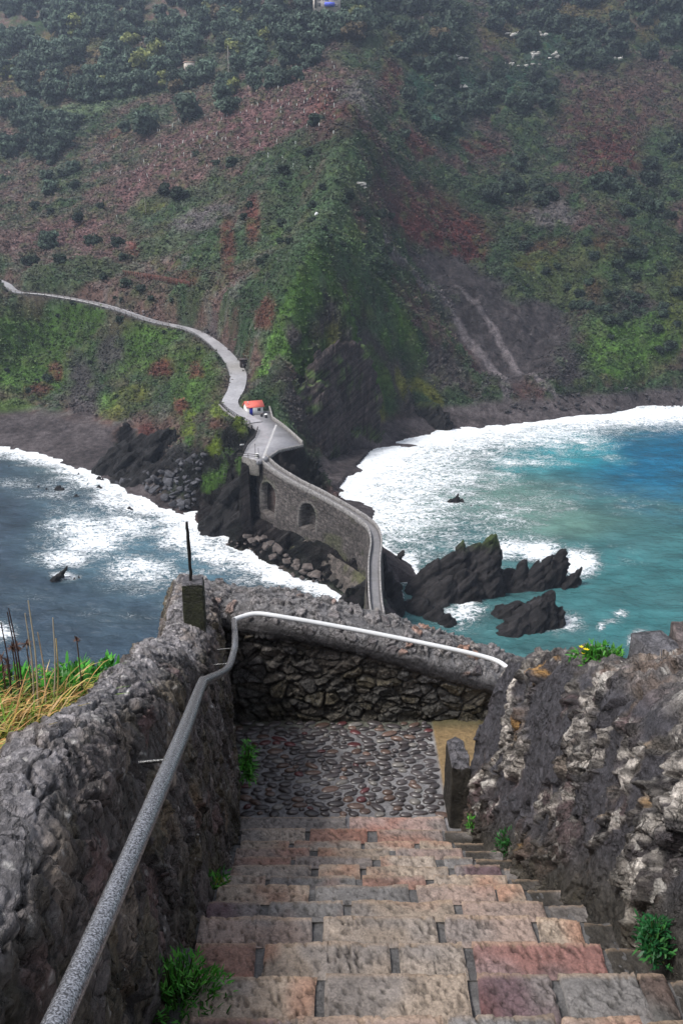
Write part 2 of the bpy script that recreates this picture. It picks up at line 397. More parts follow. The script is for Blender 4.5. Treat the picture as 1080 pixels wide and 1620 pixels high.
ZB = _up(_up(tps(_A*_Y, _Y), NR, 0), NA, 1)
def lookup(G, x, y):
    """bilinear lookup on the fan grid"""
    x = np.asarray(x, float); y = np.asarray(y, float)
    a = (x/y-AZ[0])/(AZ[1]-AZ[0]); r = np.log(y/118.)/math.log(1060/118.)*(NR-1)
    a = np.clip(a, 0, NA-1.001); r = np.clip(r, 0, NR-1.001)
    i = r.astype(int); j = a.astype(int); fi = r-i; fj = a-j
    sh = (lambda q: q[..., None]) if G.ndim == 3 else (lambda q: q)
    return G[i, j]*sh((1-fi)*(1-fj))+G[i+1, j]*sh(fi*(1-fj))+G[i, j+1]*sh((1-fi)*fj)+G[i+1, j+1]*sh(fi*fj)
def hit(px, py, G=None, y0=120., y1=1050.):
    G = ZB if G is None else G
    d = ray(px, py); ys = y0*np.exp(np.linspace(0, math.log(y1/y0), 2500)); t = ys/d[1]
    zz = EYE+d[2]*t; xx = d[0]*t
    g = lookup(G, xx, ys); b = np.nonzero(zz < g)[0]
    k = b[0] if len(b) else len(ys)-1
    return np.array([xx[k], ys[k], g[k]])
def _rdg(L, w, h):
    global ZB
    pts = catmull(np.array([hit(a, b) for a, b in L]), 40); best = np.full(GX.shape, 1e9); tt = np.zeros(GX.shape)
    for k, (a, b) in enumerate(zip(pts[:-1], pts[1:])):
        dx, dy = b[0]-a[0], b[1]-a[1]; t = np.clip(((GX-a[0])*dx+(GY-a[1])*dy)/(dx*dx+dy*dy+1e-9), 0, 1)
        d = np.hypot(GX-a[0]-t*dx, GY-a[1]-t*dy); m = d < best; best = np.where(m, d, best); tt = np.where(m, (k+t)/39., tt)
    ZB = ZB+h*np.exp(-(best/w)**1.3)*sstep(0, .25, tt)*sstep(1, .8, tt)
_rdg([(450,530),(480,480),(505,420),(528,340),(548,260),(568,190),(600,110)], 14., 9.)
_rdg([(600,300),(625,390),(660,450),(710,510),(760,560),(800,625)], 15., -7.)
_rdg([(380,500),(420,420),(450,340),(480,270)], 13., -5.)
_rdg([(900,420),(880,500),(860,580)], 14., -5.)
_rdg([(960,250),(940,340),(930,430),(930,520)], 18., 6.)
def pathpts(L, n): return catmull(np.array([atz(*p) for p in L]), n)
ROAD = pathpts([(-60,432,46),(-20,438,45),(8,448,44),(26,461,43),(75,466,42),(140,477,40),(190,490,38),(240,507,35),(300,521,33),(335,540,30.5),(362,566,27.5),(376,590,25.8),(374,614,24.2),(364,636,22.4),(378,652,21.2),(405,668,20.4)], 240)
PLAT = np.array([atz(a, b, 20.2) for a, b in [(398,664),(396,672),(408,680),(404,692),(392,704),(384,722),(408,729),(424,724),(440,713),(478,704),(462,688),(448,676),(430,664),(427,650),(405,650)]])
BR = pathpts([(414,724,19.8),(432,741,18.6),(465,762,17.2),(500,780,16),(540,802,15),(572,822,14.2),(589,838,13.7),(595,860,13.3),(592,890,12.8),(592,925,12.4),(594,955,12),(600,1010,11.2),(590,1090,11)], 200)
def seg_dist(x, y, L):
    """distance to polyline, plus interpolated z"""
    best = np.full(np.shape(x), 1e9); bz = np.zeros(np.shape(x)); sd = np.zeros(np.shape(x))
    for a, b in zip(L[:-1], L[1:]):
        dx, dy = b[0]-a[0], b[1]-a[1]; l2 = dx*dx+dy*dy+1e-9
        t = np.clip(((x-a[0])*dx+(y-a[1])*dy)/l2, 0, 1)
        ex = x-(a[0]+t*dx); ey = y-(a[1]+t*dy); d = np.hypot(ex, ey)
        m = d < best
        best = np.where(m, d, best); bz = np.where(m, a[2]+t*(b[2]-a[2]), bz); sd = np.where(m, np.sign(dx*ey-dy*ex), sd)
    return best, bz, sd
def poly_sd(x, y, Pg):
    """signed distance to polygon (negative inside)"""
    Q = np.concatenate([Pg, Pg[:1]]); d, _, _ = seg_dist(x, y, Q)
    ins = np.zeros(np.shape(x), bool)
    for a, b in zip(Q[:-1], Q[1:]):
        c = ((a[1] > y) != (b[1] > y)) & (x < (b[0]-a[0])*(y-a[1])/(b[1]-a[1]+1e-12)+a[0]); ins ^= c
    return np.where(ins, -d, d)
G3 = np.stack([GX, GY, ZB], -1)
# ---- masks in world space: elliptical patches whose centre and reach are measured on the bare terrain
def patch(px, py, rx, ry, edge=.45, seed=0, G=None):
    c = hit(px, py); w = rx/F*c[1]
    a = hit(px, py-ry); b = hit(px, py+ry)
    l = max(abs(a[1]-c[1]), 1.5); l2 = max(abs(c[1]-b[1]), 1.5)
    ax = c[0]/c[1]
    Yq, Xq = GY, GX
    dy = Yq-c[1]; dx = (Xq-ax*Yq)/w
    dz = (ZB-c[2])
    hz = max(abs(a[2]-c[2]), abs(b[2]-c[2]), 1.5)
    r = np.sqrt(dx*dx+(np.where(dy > 0, dy/l, dy/l2)**2+(dz/hz)**2)*.5)
    return sstep(1.15, 1.15-edge*1.4, r+PN[seed % 3]*.35)
PN = [fbm(G3/18., 4, 5), fbm(G3/9., 4, 6), fbm(G3/35., 4, 7)]
GR, DG, RD, BRN, GRY, ROCK, OLV, TEAL, PINK, SCR, LIME, TAN = [np.array(c) for c in (
 (.062,.125,.026), (.026,.046,.022), (.125,.036,.032), (.105,.068,.058), (.135,.12,.12), (.032,.030,.031), (.120,.125,.026), (.024,.068,.044), (.17,.085,.088), (.042,.037,.039), (.36,.35,.33), (.16,.125,.05))]
n1 = PN[0]; n2 = PN[1]; n0 = PN[2]
n3 = fbm(G3/np.array([4., 4., 3.]), 4, 9)
left = sstep(.05, -.12, GA+.04*n0)                      # left hillside, west of the spur crest
col = mixc(BRN, DG*1.25, sstep(-.25, .3, n1+.4*n3))
colR = mixc(np.array([.085,.052,.05]), DG*1.1, sstep(-.15, .35, n1+.5*n3+.15))
col = mixc(colR, col, left)
col = mixc(col, GRY, sstep(.15, .5, n3+.35*n2)*.45*left)
GP = []   # (px,py,rx,ry,colour,strength)
def paint(L, c, k=1.0, edge=.45):
    global col
    for i, q in enumerate(L):
        col = mixc(col, np.asarray(c)*(1+.3*n3)[..., None], patch(*q, edge=edge, seed=i)*k)
paint([(60,90,140,45)], TAN*.7, .7)
paint([(120,180,70,16),(150,175,50,10)], (.09,.13,.07), .9)
paint([(430,170,120,60),(330,230,120,50),(500,130,60,40),(240,300,110,40),(120,370,110,35)], PINK*.85, .62)
paint([(190,215,40,14),(520,180,40,30)], RD*1.1, .55)
paint([(250,330,60,30),(60,450,80,15),(330,300,60,20),(120,430,110,20),(300,460,80,22)], DG*1.5, .7)
paint([(320,350,60,26)], GRY*.9, .95, .3)
paint([(255,390,60,22),(400,380,30,40),(440,330,40,60),(350,400,60,30)], DG*1.6, .75)
paint([(360,390,14,50),(210,390,10,14),(400,350,14,40)], RD, .7)
paint([(240,330,60,8)], OLV*.8, .6)
# slope below the road
paint([(40,560,80,70),(120,520,120,30),(200,560,90,50),(300,600,60,60),(240,540,90,20),(80,600,50,40)], GR*.72, .9)
paint([(30,590,40,30),(10,640,60,14),(170,640,30,20),(310,640,40,16)], GR*1.15, .75)
paint([(130,610,34,60),(175,560,28,40)], SCR*1.25, .9)
paint([(255,585,28,18),(310,590,24,16),(290,645,40,12),(230,680,50,10),(60,620,26,12),(90,590,14,20)], RD*.8, .8)
paint([(210,630,50,22),(180,655,30,12)], OLV*.8, .7)
# spur
paint([(500,400,70,60),(460,480,60,40),(520,330,40,60),(550,260,40,50),(560,420,50,40),(440,540,30,30),(600,520,40,40)], DG*1.9, .85)
paint([(510,410,30,24),(520,480,20,30),(560,470,18,40),(440,375,14,22),(640,530,26,30),(560,380,20,30)], GR*.8, .7)
paint([(330,505,30,20)], SCR*1.7, .8)
paint([(380,540,30,20),(300,440,30,10),(420,500,20,26)], RD*.75, .7)
paint([(520,500,60,40),(560,560,70,60),(510,620,70,70),(560,540,50,30),(490,560,40,30)], ROCK*1.15, .95)
paint([(700,590,60,40),(640,625,60,22),(560,660,40,20)], ROCK*1.1, .9)
paint([(440,540,18,14),(432,560,18,12),(420,585,14,12)], GR*1.5, .9)
paint([(530,620,26,30),(600,600,30,30),(520,660,20,24),(480,590,16,20)], GR*.6, .8)
# right hillside
paint([(690,180,60,60),(740,150,70,30),(800,140,80,30),(650,120,40,30),(860,90,60,40)], TEAL*.85, .8)
paint([(690,200,34,22),(690,150,22,14)], TEAL*1.7, .7)
paint([(600,50,60,50),(730,60,30,50),(560,20,60,20)], DG*1.1, .85)
paint([(650,80,40,34),(800,60,50,20),(960,20,60,20),(900,40,40,30),(1040,50,40,20)], TAN*.62, .75)
paint([(570,160,40,30)], GRY*.8, .8)
paint([(700,380,90,40)], np.array([.12,.03,.035]), .9)
paint([(700,360,100,60),(720,390,70,30),(760,240,40,14),(660,240,30,20),(960,260,60,40),(960,190,80,60),(620,130,20,40)], RD*.62, .85)
paint([(1000,170,90,60),(1040,120,60,40)], BRN*.8, .7)
paint([(870,355,40,24)], GRY*.85, .95, .25)
paint([(830,290,40,40),(1050,240,40,40),(960,310,70,20),(1060,300,40,30),(760,320,50,30)], DG*1.3, .8)
paint([(960,420,130,30),(850,430,40,40),(900,460,60,40),(1060,430,50,60)], np.array([.06,.08,.03]), .75)
paint([(960,450,50,40),(1030,420,40,30),(970,520,60,40)], (.04,.08,.03), .7)
paint([(980,560,70,50),(1000,540,60,40),(950,590,40,14),(1060,520,30,60)], GR*.85, .9)
paint([(1070,480,30,60),(850,420,40,24)], OLV*.65, .6)
paint([(940,460,20,24),(860,400,60,14),(960,400,40,14)], RD*.5, .6)
paint([(1000,490,40,30),(880,600,70,18)], ROCK*1.2, .85)
# landslip gully
paint([(700,440,60,40),(760,500,60,60),(800,560,60,60),(850,540,60,60),(860,590,60,30),(660,420,40,20),(720,470,60,50)], SCR*1.02, .97, .3)
scr_m = sum(patch(*q) for q in [(700,440,60,40),(760,500,60,60),(800,560,60,60),(850,540,60,60)])
def track(L, w, c, k):
    global col
    pts = np.array([hit(a, b) for a, b in L]); d, _, _ = seg_dist(GX, GY, catmull(pts, 40))
    col = mixc(col, c, sstep(w, w*.35, d+n3*w*.5)*k)
track([(612,396),(640,425),(690,480),(715,510),(750,555),(780,590),(798,610),(800,640)], 2.5, SCR*3.2, .85)
track([(720,470),(760,505),(790,545),(815,580),(850,610),(880,632)], 1.9, SCR*3.2, .85)
track([(770,610),(750,640)], 1.0, SCR*3.0, .6)
track([(560,300),(610,380),(625,402)], 1.6, SCR*1.5, .5)
BMASK = sstep(6.6, 4.4, ZB+n2*1.4)                       # beaches and boulder shores
beach = np.array([.072,.062,.064])*(1+.25*n3+.15*n2)[..., None]
# rock tongue
paint([(500,610,60,80),(480,650,40,40),(540,520,50,50),(560,590,50,50),(700,600,60,40),(650,650,70,16),(520,680,40,20)], (.05,.043,.042), .95)
paint([(600,600,20,20),(640,530,20,24)], GR*.6, .8)
paint([(455,615,40,30),(480,660,50,40),(590,560,60,40),(630,600,40,30),(520,560,60,30),(470,540,30,24),(700,620,40,14)], (.052,.045,.044), .92)
paint([(235,745,60,14),(205,690,34,14),(280,725,60,16),(330,712,30,12)], ROCK*.7, .9)
paint([(535,640,14,22),(610,540,12,20)], GR*.75, .8)
for L_, w_, c_ in [([(486,560),(500,575),(525,590)], 3.0, GR*.9), ([(535,575),(555,595),(580,615),(600,640)], 3.4, OLV*.85), ([(560,590),(590,600),(612,612)], 3.0, GR*.8), ([(632,612),(655,618),(680,630),(692,636)], 2.6, OLV*.95), ([(500,590),(508,630),(515,670)], 3.5, GR*.6),
                   ([(440,540),(455,555),(470,575),(490,590)], 2.4, GR*1.1), ([(500,430),(470,470),(445,520),(430,560),(415,585)], 3.6, GR*1.0), ([(600,450),(640,520),(665,570)], 3.5, GR*.6), ([(520,440),(545,480),(560,520)], 3.2, GR*.7)]:
    pts_ = np.array([hit(a, b) for a, b in L_]); d_, _, _ = seg_dist(GX, GY, catmull(pts_, 30)); col = mixc(col, c_, sstep(w_, w_*.3, d_+n3*w_*.8+n2*w_*.3)*.85)
tong = np.clip(sum(patch(*q, edge=.5, seed=i) for i, q in enumerate([(300,745,95,45),(350,800,60,45),(250,715,70,26),(440,735,34,30),(480,745,34,50),(200,690,30,18),(385,700,20,30),(360,760,40,40),(500,760,20,30)])), 0, 1)
xb = np.interp(GY, BR[::-1, 1], BR[::-1, 0])
tong = np.maximum(tong, sstep(233, 227, GY+n2*4)*sstep(-.20, -.185, GA+.02*n2)*(GX < xb)*sstep(-.5, .5, ZB))
crag = np.clip(sum(patch(*q) for q in [(500,610,70,80),(480,570,40,40),(540,520,50,60),(520,600,80,70),(560,560,60,60),(700,590,60,40),(640,625,60,22),(1000,490,50,40),(490,650,40,30)]), 0, 1)
RM = np.clip(tong+crag*.75, 0, 1)
BMASK = BMASK*(1-np.clip(tong*1.6, 0, 1))*(1-crag*.9*sstep(3, 5, ZB)); col = mixc(col, beach, BMASK)
sl = .55*GX+.1*GY
strata = (ZB*.78-.62*GX+.10*GY+n2*.6)                   # beds dipping to the left
ss = np.abs(((strata/1.9) % 1)-.5)*2; ss2 = ((strata/.75+n3*.3) % 1)
col = mixc(col, (ROCK*.36*(.5+1.1*ss2[..., None]*ss[..., None])), np.clip(tong, 0, 1)*.95)
# vegetation on top of the tongue
paint([(300,680,60,12),(350,650,40,10),(270,690,50,8),(340,705,40,14),(300,655,60,10),(385,650,16,16)], np.array([.10,.14,.02]), .9)
paint([(350,745,18,16),(330,760,18,14),(360,715,30,12),(380,725,10,12),(300,700,26,8)], GR*.9, .85)
paint([(340,670,30,8)], RD*.7, .5)
# apron beside the bridge foot
# ------ relief
H = ZB.copy()
mk = (crag > .05)|(tong > .05); Pm = G3[mk]
fr = np.zeros(GX.shape); fr[mk] = facets(Pm/np.array([7., 7., 5.]), 301)[0]*5.0+facets(Pm/np.array([3., 3., 2.2]), 307)[0]*2.2
H += RM*sstep(1., 5., ZB)*fr*.5
up = sstep(2., 9., H)*(1-.6*RM)*sstep(0, 30, GY-150)
H += up*(PN[2]*4.0*sstep(300, 420, GY)+PN[0]*2.2+PN[1]*1.5+n3*1.2+fbm(G3/1.6, 3, 21)*.5)
brk = 1-np.abs(fbm(G3/np.array([22., 22., 60.]), 4, 31))*2.2
H += up*sstep(310, 360, GY)*(1-left)*np.clip(brk, -1, 1)*3.6
H += RM*sstep(.3, 2.5, H)*(PN[1]*1.2+fbm(G3/1.2, 3, 33)*.2)
H += BMASK*(fbm(G3/2.2, 3, 41)*.22+.08)
H += scr_m.clip(0, 1)*fbm(G3/3.5, 3, 43)*.5
# bench for road, platform and bridge
dR, zR, sR = seg_dist(GX, GY, ROAD[::4]); wr = sstep(6.0, 2.9, dR)
H = H*(1-wr)+(zR-.45)*wr
dP = poly_sd(GX, GY, PLAT); wp = sstep(1.6, .2, dP); H = H*(1-wp)+19.7*wp
H = np.where((dP > .2) & (dP < 3.5), np.minimum(H, 19.6+np.maximum(0, (dP-2))*3), H)
dB, zB_, sB = seg_dist(GX, GY, BR[::3])
H = np.where(dB < 2.2, np.minimum(H, zB_-1.6), H)
col = mixc(col, SCR*1.2, sstep(4.2, 2.6, dR)*.8)
col = col*(1+.25*fbm(G3/1.3, 2, 51))[..., None]
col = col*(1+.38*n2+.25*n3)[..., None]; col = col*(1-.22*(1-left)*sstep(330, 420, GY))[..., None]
# colour blotches of single bushes (their own foliage colour)
f1, f2, fi = voro((G3/np.array([5.5, 5.5, 5.5])).reshape(-1, 3), 77)
fi = fi.reshape(GX.shape); bush = sstep(.62, .3, f1.reshape(GX.shape))*((fi > .45) & (H > 9))*(1-RM)*(1-wr)*(1-np.clip(scr_m, 0, 1))
bushc = mixc(DG*1.3, np.array([.075,.095,.035]), np.clip((fi-.45)*1.8, 0, 1))
col = mixc(col, bushc, bush*.6)
H += bush*1.1*(1-wp)
xb = np.interp(GY, BR[::-1, 1], BR[::-1, 0])
westm = sstep(-.1085, -.1055, GA)*(GX < xb)*(GY < 214)*(GY > 130)
H = np.where(westm > 0, H*(1-westm)+np.minimum(H, 6.2-.5*np.maximum(dB-2.5, 0)+PN[1]*.5)*westm, H)
H = np.where((GX > xb+6+n2)&(GY < 172), np.minimum(H, -1.5), H); H = np.where((GX < xb-11)&(GY < 158), np.minimum(H, -1.5), H)
xs_ = (GY-240)/24*6.9-1.0+n2
H = np.where((GY > 222)&(GY < 285)&(GX < xs_)&(GX > xb+3)&(H < 1.2), 1.2+.3*n3, H)
H = np.where((GY < 140), np.minimum(H, np.where(dB < 5, H, -2.0)), H)
col = col*(1+.22*fbm(G3/np.array([.9, 1.1, .9]), 2, 57))[..., None]
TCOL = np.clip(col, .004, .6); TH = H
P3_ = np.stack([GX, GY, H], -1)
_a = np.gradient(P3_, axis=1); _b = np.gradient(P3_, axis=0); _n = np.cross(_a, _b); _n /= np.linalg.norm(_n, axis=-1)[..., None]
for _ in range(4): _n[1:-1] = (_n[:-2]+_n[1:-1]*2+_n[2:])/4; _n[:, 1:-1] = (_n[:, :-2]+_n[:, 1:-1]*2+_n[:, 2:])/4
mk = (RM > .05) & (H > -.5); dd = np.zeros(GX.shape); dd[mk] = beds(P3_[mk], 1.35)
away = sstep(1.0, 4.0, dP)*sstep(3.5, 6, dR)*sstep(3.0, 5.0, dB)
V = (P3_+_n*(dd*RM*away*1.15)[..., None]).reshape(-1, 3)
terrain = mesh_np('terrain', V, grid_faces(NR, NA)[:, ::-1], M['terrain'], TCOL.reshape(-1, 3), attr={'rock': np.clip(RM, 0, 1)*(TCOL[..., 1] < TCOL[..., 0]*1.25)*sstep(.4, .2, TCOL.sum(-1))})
struct(terrain)
# far land behind the visible slope so the hill does not end as an edge
def thit(px, py): return hit(px, py, TH)
def ground(x, y): return float(lookup(TH, x, y))
# ================================================================== SEA
NSX, NSY = 520, 620
sa = np.linspace(-.64, .64, NSX); sy = 52*np.exp(np.linspace(0, math.log(470/52.), NSY))
SY, SA = np.meshgrid(sy, sa, indexing='ij'); SX = SA*SY
S3 = np.stack([SX, SY, 0*SX], -1)
tz = lookup(TH, SX, np.maximum(SY, 119)); tz = np.where(SY < 119, -6, tz)
def sblob(px, py, rx, ry, edge=1.15):
    c = atz(px, py, 0); a = atz(px, py-ry, 0); b = atz(px, py+ry, 0); w = rx/F*c[1]*1.02
    ax = c[0]/c[1]
    dy = SY-c[1]; dx = (SX-ax*SY)/w
    r = np.sqrt(dx*dx+np.where(dy > 0, dy/(a[1]-c[1]), dy/(c[1]-b[1]))**2)
    return sstep(1.35, 1.35-edge*1.3, r+SN*.45+SN2*.2)
SN = fbm(S3/14., 4, 61); SN2 = fbm(S3/np.array([5., 4., 4.]), 4, 63)
foam = np.clip(sstep(-1.3, .1, tz)*.95, 0, 1)
_sh = np.array([atz(*p, 0) for p in [(600,1000),(560,900),(535,800),(540,778),(575,745),(640,706),(750,675),(900,660),(1080,652),(1260,642)]])
_d, _, _ = seg_dist(SX, SY, _sh); _W = np.interp(SX, [-5, 10, 60, 110, 160], [26, 66, 58, 44, 36])
foam = np.maximum(foam, np.where(SX > np.interp(SY, BR[::-1, 1], BR[::-1, 0]), np.clip(.78-.74*_d/_W*(1+.45*SN+.35*SN2)+.25*sstep(7, 0, _d), 0, 1), 0)*np.where(SY < 215, np.clip((SY-150)/65., .0, 1), 1))
_sh = np.array([atz(*p, 0) for p in [(-140,700),(0,708),(60,716),(120,737),(180,765),(240,795),(280,812),(330,838),(360,842),(400,872),(450,900),(520,925),(560,950)]])
_d, _, _ = seg_dist(SX, SY, _sh); foam = np.maximum(foam, np.where(SX < np.interp(SY, BR[::-1, 1], BR[::-1, 0]), np.clip(1.0-_d/(13+6*SN+4*SN2), 0, 1)*.85, 0))
for q in [(60,722,80,14,.9),(130,745,70,16,.8),(100,775,110,26,.42),(190,790,70,38,.72),(150,850,110,60,.68),(110,885,70,26,.7),(225,905,115,54,.72),(300,855,95,50,.85),(410,885,70,34,1),(350,880,120,50,.72),(440,912,60,22,1),
          (270,955,44,18,.5),(0,1000,40,22,.7),(105,912,34,14,.9),(200,830,100,55,.62),(275,820,50,30,.75),(30,760,60,20,.35),(60,950,100,30,.12),(200,975,120,26,.2),
          (905,893,60,36,.9),(850,875,60,24,.85),(800,870,60,26,.7),(645,895,36,54,.9),(740,965,56,38,.9),(880,985,66,26,.85),(965,982,26,10,.45),(950,990,12,12,.5),(1010,1012,22,20,.7),(700,830,90,20,.4),(850,800,200,40,.32),(990,800,130,34,.24),(784,915,30,34,.85),(980,880,100,60,.14),(650,820,60,36,.5),(980,970,18,8,.6)]:
    foam = np.maximum(foam, sblob(*q[:4])*q[4])
foam = np.clip(foam+SN2*.12, 0, 1)
sc_ = mixc(np.array([.030,.052,.075]), np.array([.035,.105,.110]), sstep(-.02, .06, SA+.0*SN))
def spaint(L, c, k):
    global sc_
    for q in L: sc_ = mixc(sc_, c, sblob(*q, edge=1.0)*k)
spaint([(200,870,160,80),(300,900,120,60)], (.07,.15,.20), .8)
spaint([(1000,720,170,70),(1080,760,120,60),(1080,700,100,50)], (.005,.09,.17), .95)
spaint([(900,710,80,40),(820,730,60,30)], (.022,.25,.29), .9)
spaint([(780,790,170,50),(660,820,90,50),(900,830,120,30)], (.10,.185,.15), .8)
spaint([(1000,900,160,60),(960,980,140,50)], (.03,.135,.145), .8)
spaint([(700,740,120,50)], (.10,.19,.17), .6)
spaint([(60,960,160,90),(0,840,60,80)], (.026,.042,.062), .7)
shallow = sstep(-3.0, .1, tz); sc_ = mixc(sc_, (.09,.13,.12), shallow*.5)
wv = fbm(S3/np.array([11., 6., 6.]), 3, 71)*.45+(1-np.abs(fbm(S3/np.array([5., 2.6, 3.]), 3, 73))*2)*.24+fbm(S3/np.array([1.6, 1., 1.]), 2, 75)*.07
def sea_material():
    m = bpy.data.materials.new('sea_water'); nt, b, out = nodes(m); L = nt.links.new
    at = N(nt, 'ShaderNodeAttribute', attribute_name='Col'); fa = N(nt, 'ShaderNodeAttribute', attribute_name='foam')
    tc = N(nt, 'ShaderNodeTexCoord')
    mp = N(nt, 'ShaderNodeMapping'); mp.inputs['Scale'].default_value = (.8, 1.15, 1); L(tc.outputs['Object'], mp.inputs[0])
    def noise(s, d=6, r=.6, dist=0.0):
        n = N(nt, 'ShaderNodeTexNoise'); n.inputs['Scale'].default_value = s; n.inputs['Detail'].default_value = d; n.inputs['Roughness'].default_value = r; n.inputs['Distortion'].default_value = dist
        L(mp.outputs[0], n.inputs['Vector']); return n.outputs[0]
    def ridge(o): return math_(nt, 'MULTIPLY', math_(nt, 'ABSOLUTE', math_(nt, 'SUBTRACT', o, .5)), 7.5)
    r1 = ridge(noise(.40, 7, .62, 1.5)); r2 = ridge(noise(1.0, 5, .6, 1.0))
    r = math_(nt, 'MINIMUM', r1, math_(nt, 'ADD', math_(nt, 'MULTIPLY', r2, .8), .12))
    n2 = noise(.16, 5, .6)
    val = math_(nt, 'MULTIPLY', fa.outputs['Fac'], 1.12)
    val = math_(nt, 'ADD', val, math_(nt, 'MULTIPLY', math_(nt, 'POWER', fa.outputs['Fac'], 5.0), .40))
    val = math_(nt, 'ADD', val, math_(nt, 'MULTIPLY', math_(nt, 'SUBTRACT', n2, .5), .75))
    val = math_(nt, 'SUBTRACT', val, math_(nt, 'MULTIPLY', r, 1.0))
    mr = N(nt, 'ShaderNodeMapRange', interpolation_type='SMOOTHSTEP'); mr.inputs[1].default_value = .05; mr.inputs[2].default_value = .42; L(val, mr.inputs[0])
    # only where there is some foam at all
    g = N(nt, 'ShaderNodeMapRange', interpolation_type='SMOOTHSTEP'); g.inputs[1].default_value = .04; g.inputs[2].default_value = .2; L(fa.outputs['Fac'], g.inputs[0])
    fm = math_(nt, 'MULTIPLY', mr.outputs[0], g.outputs[0])
    fm = math_(nt, 'MULTIPLY', fm, math_(nt, 'ADD', math_(nt, 'MULTIPLY', math_(nt, 'SUBTRACT', noise(1.1, 6, .75), .5), 3.0), 1.0), True)
    # water tint varies, aerated water is paler
    nz = noise(.12, 5, .6); mr2 = N(nt, 'ShaderNodeMapRange'); mr2.inputs[1].default_value = .3; mr2.inputs[2].default_value = .7; mr2.inputs[3].default_value = .65; mr2.inputs[4].default_value = 1.4; L(nz, mr2.inputs[0])
    vm = N(nt, 'ShaderNodeVectorMath', operation='SCALE'); L(at.outputs['Color'], vm.inputs[0]); L(mr2.outputs[0], vm.inputs['Scale'])
    ae = N(nt, 'ShaderNodeMix', data_type='RGBA'); L(math_(nt, 'MULTIPLY', fa.outputs['Fac'], .4), ae.inputs[0]); L(vm.outputs[0], ae.inputs[6]); ae.inputs[7].default_value = (.20, .32, .34, 1)
    mx = N(nt, 'ShaderNodeMix', data_type='RGBA'); L(fm, mx.inputs[0]); L(ae.outputs[2], mx.inputs[6]); mx.inputs[7].default_value = (.80, .83, .86, 1)
    L(mx.outputs[2], b.inputs['Base Color'])
    rr = N(nt, 'ShaderNodeMapRange'); rr.inputs[3].default_value = .16; rr.inputs[4].default_value = .85; L(fm, rr.inputs[0]); L(rr.outputs[0], b.inputs['Roughness'])
    b.inputs['IOR'].default_value = 1.33; b.inputs['Specular IOR Level'].default_value = .5
    h = math_(nt, 'ADD', math_(nt, 'MULTIPLY', noise(.55, 6, .62, .4), 1.0), math_(nt, 'MULTIPLY', fm, .25))
    bp = N(nt, 'ShaderNodeBump'); bp.inputs['Strength'].default_value = .9; bp.inputs['Distance'].default_value = .75
    L(h, bp.inputs['Height']); L(bp.outputs[0], b.inputs['Normal'])
    return m
sea = mesh_np('sea', np.stack([SX, SY, wv-.1], -1).reshape(-1, 3), grid_faces(NSY, NSX)[:, ::-1], sea_material(), sc_.reshape(-1, 3), attr={'foam': foam.ravel()})
struct(sea)

